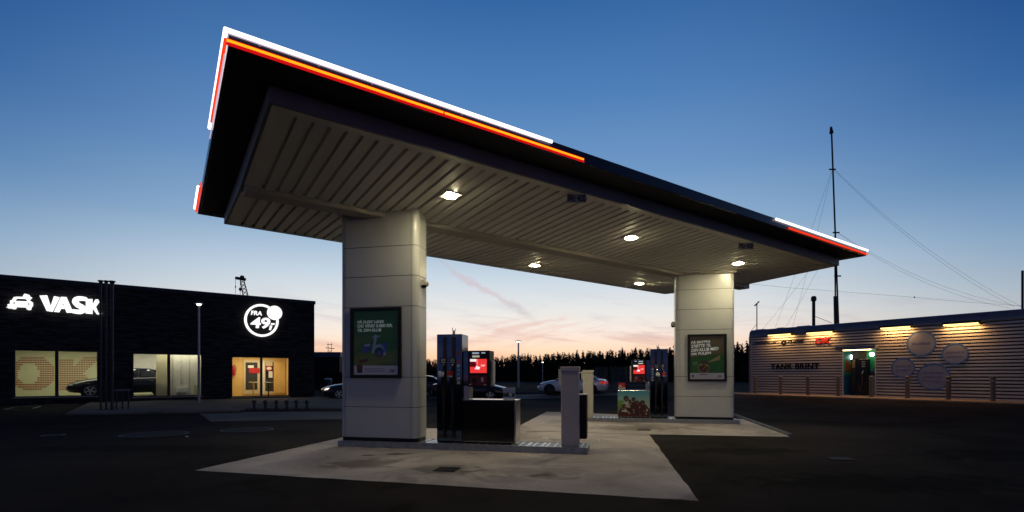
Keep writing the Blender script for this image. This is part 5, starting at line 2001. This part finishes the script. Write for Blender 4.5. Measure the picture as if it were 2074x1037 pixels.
M_mast = mat('mast steel', (0.03, 0.03, 0.035), 0.5, 0.5)
MB(M_mast).tube((0, 0, 0), loc(1684, 262, 42), 0.065, 0.065, n=8).build('pole', t)
b = MB(M_mast)
b.tube(loc(1684, 270, 42), loc(1683, 257, 42), 0.16, 0.08, n=8)
b.build('aerial_head', t)
b = MB(M_mast)
b.tube((loc(1690.5, 480, 42)), (loc(1692, 602, 42)), 0.06, n=8)
b.tube((loc(1692, 600, 42)), (loc(1694, 700, 42)), 0.15, n=8)
b.build('lower_tube', t)
b = MB(M_mast)
for yy, xx in ((343, 1687.5), (471, 1695), (559, 1698)):
    b.tube(loc(xx - 8, yy, 42), loc(xx + 5, yy, 42), 0.06, n=6)
b.build('cross_bracket', t)
far = loc(2069, 621, 40)
for p0, p1 in (((1690, 343), None), ((1690, 345), (2055, 622)), ((1698, 472), None), ((1698, 473), (2048, 625)), ((1684, 347), (1560, 690)), ((1685, 347), (1598, 690)), ((1694, 472), (1540, 672)), ((1694, 474), (1575, 690))):
    q = far if p1 is None else loc(p1[0], p1[1], 40)
    a = loc(p0[0], p0[1], 42)
    b = MB(M_mast)
    b.path([a + (q - a) * (k / 8) - Vector((0, 0, 0.9 if q.x > 0 else 0.2)) * (4 * (k / 8) * (1 - k / 8)) for k in range(9)], 0.007, n=5)
    b.build('guy_wire', t)
t = thing('anchor_pole', 'thin dark pole at the right edge that holds the guy wires', 'pole', (at(2071, 700, 40).x, 40, 0.46), 0)
MB(M_mast).tube((0, 0, 0), Vector((0, 0, at(2071, 548, 40).z - 0.46)), 0.08, n=8).build('shaft', t)
MB(M_mast).lathe([(0.1, 0), (0.1, 0.04)], 8).build('foot', t)
t = thing('overhead_cable', 'thin sagging overhead cable with a small clip low in the right sky', 'cable', at(1560, 580, 60), 0)
o_ = Vector(t.location)
b = MB(M_mast)
b.path([at(x, y, 60) - o_ for x, y in ((1500, 573), (1600, 583), (1760, 595), (1850, 602), (1950, 611), (2074, 620), (2200, 627))], 0.012, n=5)
b.build('wire', t)
b = MB(M_mast)
b.lathe([(0.02, -0.1), (0.1, 0), (0.02, 0.1)], 8, M=Matrix.Translation(at(1852, 602, 60) - o_) @ Matrix.Rotation(R(90), 4, 'Y'))
b.build('clip', t)


def roofthing(name, lab, cat, px, d):
    p = at(px, 660, d)
    return thing(name, lab, cat, (p.x, d, 0.46 + ZT + 0.36), 0), Vector((p.x, d, 0.46 + ZT + 0.36))


h = hit(RF, 1648, 660, 2.0)
dd = (RF @ h).y
t, o_ = roofthing('flue', 'short stout dark flue with a flared head on the corrugated building roof', 'chimney', 1648, dd)
zz = at(1648, 607, dd).z - o_.z
MB(M_mast).tube((0, 0, 0), (0, 0, zz - 0.1), 0.085, n=10).build('pipe', t, smooth=True)
MB(M_mast).lathe([(0.085, zz - 0.1), (0.14, zz - 0.05), (0.14, zz + 0.12), (0.09, zz + 0.2)], 10).build('head', t)
MB(M_mast).tube((0, 0, zz * 0.45), at(1684, 654, dd) - o_, 0.015, n=5).build('stay', t)
h = hit(RF, 1533, 660, 1.5)
dd = (RF @ h).y
t, o_ = roofthing('roof_aerial', 'thin pole with a slanted panel on the left end of the corrugated roof', 'aerial', 1533, dd)
zz = at(1533, 616, dd).z - o_.z
MB(M_mast).tube((0, 0, 0), (0, 0, zz), 0.03, n=8).build('pole', t)
MB(M_mast).tube((-0.14, 0, zz - 0.1), (0.14, 0, zz + 0.16), 0.04, n=6).build('panel', t)
MB(M_mast).tube((0, 0, zz * 0.3), (-0.35, 0.2, 0.0), 0.012, n=5).build('stay', t)

# ------------------------------------------------------------------ background: wood, fence, low building, crane, pylon
M_leaf = mat('conifer foliage', (0.020, 0.028, 0.018), 0.9, 0, 0.1, var=0.4, vscale=0.3)
b = MB(M_leaf)
rnd = random.Random(5)


def conifer(b, x, y, z0, h):
    r = h * rnd.uniform(0.20, 0.27)
    b.add([(x - 0.1, y, z0), (x + 0.1, y, z0), (x, y, z0 + h)], [(0, 1, 2)])
    n = rnd.randint(20, 28)
    for i in range(n):
        f = (i / n) ** 0.8
        zz = z0 + h * (0.03 + 0.97 * f)
        rr = r * (1 - f) ** 0.7 * rnd.uniform(0.7, 1.25) + 0.06
        a0 = rnd.uniform(0, 6.28)
        for k in range(3):
            a = a0 + k * 2.09 + rnd.uniform(-0.4, 0.4)
            ca_, sa_ = math.cos(a), math.sin(a)
            w_ = rr * 0.42
            tipz = zz - rr * 0.35 + rnd.uniform(-0.1, 0.18)
            b.add([(x, y, zz + h * 0.035), (x + ca_ * rr * 0.6 - sa_ * w_, y + sa_ * rr * 0.6 + ca_ * w_, tipz + 0.1), (x + ca_ * rr, y + sa_ * rr, tipz), (x + ca_ * rr * 0.6 + sa_ * w_, y + sa_ * rr * 0.6 - ca_ * w_, tipz + 0.1)], [(0, 1, 2, 3)])


def wood_top(px):
    pts = [(600, 716), (860, 728), (960, 722), (1050, 719), (1180, 712), (1300, 706), (1400, 702), (1500, 694), (1650, 690), (2300, 690)]
    for (a, c), (d, e) in zip(pts[:-1], pts[1:]):
        if a <= px <= d:
            return c + (e - c) * (px - a) / (d - a)
    return pts[0][1] if px < 600 else 690


for row, (dist, cnt) in enumerate(((91, 300), (93.5, 320), (96, 300))):
    for i in range(cnt):
        x = -62 + 172 * (i + rnd.uniform(-0.45, 0.45)) / cnt
        y = dist + rnd.uniform(-2, 2)
        px = CXP + FPX * x / y
        zt_ = CAMZ + (HOR - wood_top(px)) * y / FPX
        hh = (zt_ - 0.46) * rnd.choice((0.92, 0.94, 0.96, 0.98, 0.99, 1.0, 1.01, 1.05)) * (0.985 + 0.035 * math.sin(x * 0.9) * math.sin(x * 0.23 + 1) + 0.025 * math.sin(x * 2.3))
        conifer(b, x, y, 0.46, hh)
o = b.build('distant_wood')
o['kind'] = 'stuff'
tag(o, 'dark dense row of conifers along the horizon behind the station', 'wood')
b = MB(M_leaf)
for i in range(5200):
    x = rnd.uniform(-62, 112)
    y = 90 + rnd.uniform(-1.2, 1.2)
    px = CXP + FPX * x / y
    z = 0.46 + rnd.uniform(0, 0.80) * (CAMZ + (HOR - wood_top(px)) * y / FPX - 0.9)
    s_ = rnd.uniform(0.3, 0.75)
    a = rnd.uniform(0, 3.14)
    b.add([(x - s_ * math.cos(a), y - s_ * math.sin(a), z - s_ * 0.5), (x + s_ * math.cos(a), y + s_ * math.sin(a), z - s_ * 0.3), (x + rnd.uniform(-0.4, 0.4), y, z + s_)], [(0, 1, 2)])
o = b.build('undergrowth')
o['kind'] = 'stuff'
tag(o, 'dark undergrowth at the foot of the distant conifers', 'shrubs')

t = thing('slat_fence', 'pale vertical slat fence panel standing before the dark wood', 'fence', (at(1207, 780, 46).x, 46, 0.46), 0)
x1_ = at(1330, 780, 46).x - t.location.x
zt_ = at(1250, 743, 46).z - 0.46
b = MB(mat('fence slat', (0.13, 0.125, 0.12), 0.6, var=0.2))
xx = 0.0
while xx < x1_:
    if not (1.15 < xx < 1.45):
        b.box(xx, xx + 0.045, 0, 0.02, 0.1, zt_)
    xx += 0.105
b.build('slats', t)
b = MB(M_dsteel)
for xx in (0, x1_ * 0.25, x1_ * 0.5, x1_ * 0.75, x1_):
    b.box(xx, xx + 0.08, 0.03, 0.11, 0, zt_ + 0.05)
b.build('fence_post', t)
b = MB(M_dsteel)
for z_ in (0.25, zt_ - 0.2):
    b.box(0, x1_, 0.0205, 0.0295, z_, z_ + 0.06)
b.build('fence_rail', t)

# low building far left behind the car wash
lx, ld = at(600, 760, 55), 55
t = thing('low_building', 'low dark flat roofed building behind the left pillar', 'building', (lx.x, ld, 0), 0)
rx_ = at(689, 760, 55).x - lx.x
zt_ = at(650, 713, 55).z
b = MB(M_soff)
b.box(0, rx_ - 0.1, 0.1, 10, 0, zt_ - 0.55)
b.build('wall', t)
b = MB(mat('blue roof band', (0.05, 0.08, 0.17), 0.45, 0.1))
b.box(-0.1, rx_, 0, 10.1, zt_ - 0.547, zt_)
b.build('roof', t)
b = MB(M_gloss)
for k in range(3):
    b.box(1 + k * 1.5, 2 + k * 1.5, 0.06, 0.098, 0.6, 1.8)
b.build('window', t)
t = thing('waste_container', 'dark round topped waste container behind the car wash corner', 'container', (at(664, 790, 37).x, 37, 0), 0)
MB(mat('container grey', (0.05, 0.045, 0.04), 0.6)).lathe([(0.26, 0), (0.28, 1.15), (0.29, 1.16)], 14).build('body', t, smooth=True)
MB(M_galv).lathe([(0.29, 1.163), (0.27, 1.22), (0.15, 1.28), (0.0, 1.3)], 14).build('lid', t, smooth=True)

# crane boom over the roof
cd_ = 90
cb = at(520, 760, cd_)
t = thing('crane', 'dark lattice crane boom with hanging hook blocks rising behind the car wash roof', 'crane', (cb.x, cd_, 0), 0)
o_ = Vector(t.location)
M_crane = mat('crane steel', (0.02, 0.02, 0.022), 0.6)
b = MB(M_crane)
A0, A1 = at(507, 640, cd_) - o_, at(490, 567, cd_) - o_
wv = Vector((0.55, 0, 0.12))
n_ = 10
for sgn in (-1, 1):
    b.tube(A0 + wv * sgn, A1 + wv * 0.55 * sgn, 0.09, n=4)
for k in range(n_):
    p = A0 + (A1 - A0) * (k / n_)
    q = A0 + (A1 - A0) * ((k + 1) / n_)
    s0_, s1_ = 1 - 0.45 * k / n_, 1 - 0.45 * (k + 1) / n_
    b.tube(p - wv * s0_, q + wv * s1_, 0.06, n=4)
    b.tube(p + wv * s0_, q - wv * s1_, 0.06, n=4)
b.build('boom', t)
b = MB(M_crane)
b.tube(at(477.5, 563, cd_) - o_, at(497, 566, cd_) - o_, 0.28, n=6)
b.tube(at(488, 561.5, cd_) - o_, at(493, 562, cd_) - o_, 0.35, n=6)
b.build('jib_head', t)
for px, ya_, yb_, r_ in ((477, 565, 581, 0.13), (486.5, 567, 586, 0.28)):
    b = MB(M_crane)
    b.tube(at(px, ya_, cd_) - o_, at(px, yb_ + 14, cd_) - o_, 0.035, n=4)
    b.lathe([(0.05, -r_ * 1.3), (r_, 0), (0.05, r_ * 1.3)], 8, M=Matrix.Translation(at(px, yb_, cd_) - o_))
    b.build('hook_block', t)
b = MB(M_crane)
b.box(-2.2, 2.2, -1.5, 1.5, 0.9, 3.0)
b.box(-2.6, -0.9, -1.6, 1.6, 0, 0.85)
b.box(0.9, 2.6, -1.6, 1.6, 0, 0.85)
b.tube((0.2, 0, 2.9), A0, 0.5, n=4)
b.build('carriage', t)

t = thing('pylon', 'tiny far lattice pylon above the low dark building', 'pylon', (at(668, 760, 170).x, 170, 0), 0)
o_ = Vector(t.location)
b = MB(M_crane)
zt_ = at(668, 694, 170).z
for sx in (-1, 1):
    b.tube((sx * 1.6, 0, 0), (sx * 0.55, 0, zt_ * 0.8), 0.09, n=4)
    b.tube((sx * 0.55, 0, zt_ * 0.8), (sx * 0.6, 0, zt_), 0.07, n=4)
for k in range(8):
    f, f2 = k / 8, (k + 1) / 8
    w1, w2 = 1.6 - 1.05 * f, 1.6 - 1.05 * f2
    b.tube((-w1, 0, zt_ * 0.8 * f), (w2, 0, zt_ * 0.8 * f2), 0.06, n=4)
    b.tube((w1, 0, zt_ * 0.8 * f), (-w2, 0, zt_ * 0.8 * f2), 0.06, n=4)
b.build('lattice', t)
b = MB(M_crane)
b.tube((-1.3, 0, zt_ * 0.86), (1.5, 0, zt_ * 0.84), 0.12, n=4)
b.tube((-0.9, 0, zt_ * 0.95), (0.9, 0, zt_ * 0.95), 0.09, n=4)
b.build('cross_arm', t)

# ------------------------------------------------------------------ small things on the ground
M_iron = mat('cast iron', (0.03, 0.028, 0.026), 0.6, 0.5, var=0.3, vscale=8)
for px, py, lab in ((905, 952, 'dark slotted drain grate in the concrete before the front island'), (1304, 871, 'dark slotted drain grate in the rear concrete pad before the picture pump'), (1703, 930, 'faint dark drain grate in the asphalt at the right')):
    p = gp(px, py)
    t = thing('drain_grate', lab, 'drain', (p.x, p.y, p.z + 0.005), FRZ, 'drain grates in the forecourt')
    t.scale = (0.8, 0.85, 1)
    b = MB(M_black)
    b.box(-0.2, 0.2, -0.17, 0.17, 0, 0.003)
    b.build('pit', t)
    b = MB(M_iron)
    for k in range(9):
        b.box(-0.19 + k * 0.0445, -0.17 + k * 0.0445, -0.16, 0.16, 0.0035, 0.01)
    b.box(-0.22, -0.202, -0.19, 0.19, 0, 0.012)
    b.box(0.202, 0.22, -0.19, 0.19, 0, 0.012)
    b.box(-0.2, 0.2, -0.19, -0.172, 0, 0.012)
    b.box(-0.2, 0.2, 0.172, 0.19, 0, 0.012)
    b.build('bars', t)
M_cover = mat('tank cover', (0.028, 0.026, 0.026), 0.85, 0.0, 0.1, var=0.3, vscale=3)
for px, py, r_, lab in ((108, 882.5, 0.24, 'small round pale tank cover in the asphalt at the far left'), (313, 880.5, 0.74, 'widest round tank cover in the dark asphalt left of the concrete'), (501, 871.5, 0.66, 'round pale tank cover in the asphalt nearest the concrete pad')):
    p = gp(px, py)
    t = thing('tank_cover', lab, 'manhole cover', (p.x, p.y, p.z + 0.004), FRZ, 'tank covers in the asphalt')
    MB(M_cover).lathe([(r_ - 0.06, 0.012), (0.0, 0.016)], 40).build('lid', t)
    MB(M_iron).lathe([(r_, 0.0), (r_, 0.013), (r_ - 0.055, 0.013), (r_ - 0.055, 0.0)], 40).build('collar', t)
for i, (px, py, s_, lab) in enumerate(((1104, 889, 0.075, 'crumpled white paper scrap on the concrete left of the service post'), (1210, 893, 0.085, 'star shaped white paper scrap on the concrete right of the service post'), (1127, 888.5, 0.03, 'tiny white paper fleck on the concrete by the service post'), (378, 886, 0.045, 'bright white glint modelled on the asphalt beside the wide tank cover'), (1093, 930, 0.03, 'tiny pale litter fleck on the concrete before the front island end'))):  # the asphalt fleck is a glint modelled as a white scrap
    p = gp(px, py)
    b = MB(M_white)
    rr = random.Random(i)
    pts = [(s_ * rr.uniform(0.45, 1.2) * math.cos(k * 0.9), s_ * rr.uniform(0.45, 1.2) * math.sin(k * 0.9), rr.uniform(0.004, 0.03) + (0.012 if k % 2 else 0)) for k in range(7)]
    b.add(pts + [(0, 0, 0.035)], [(k, (k + 1) % 7, 7) for k in range(7)])
    o = b.build('scrap_or_glint')
    o.location = p
    tag(o, lab, 'litter', 'litter on the forecourt')
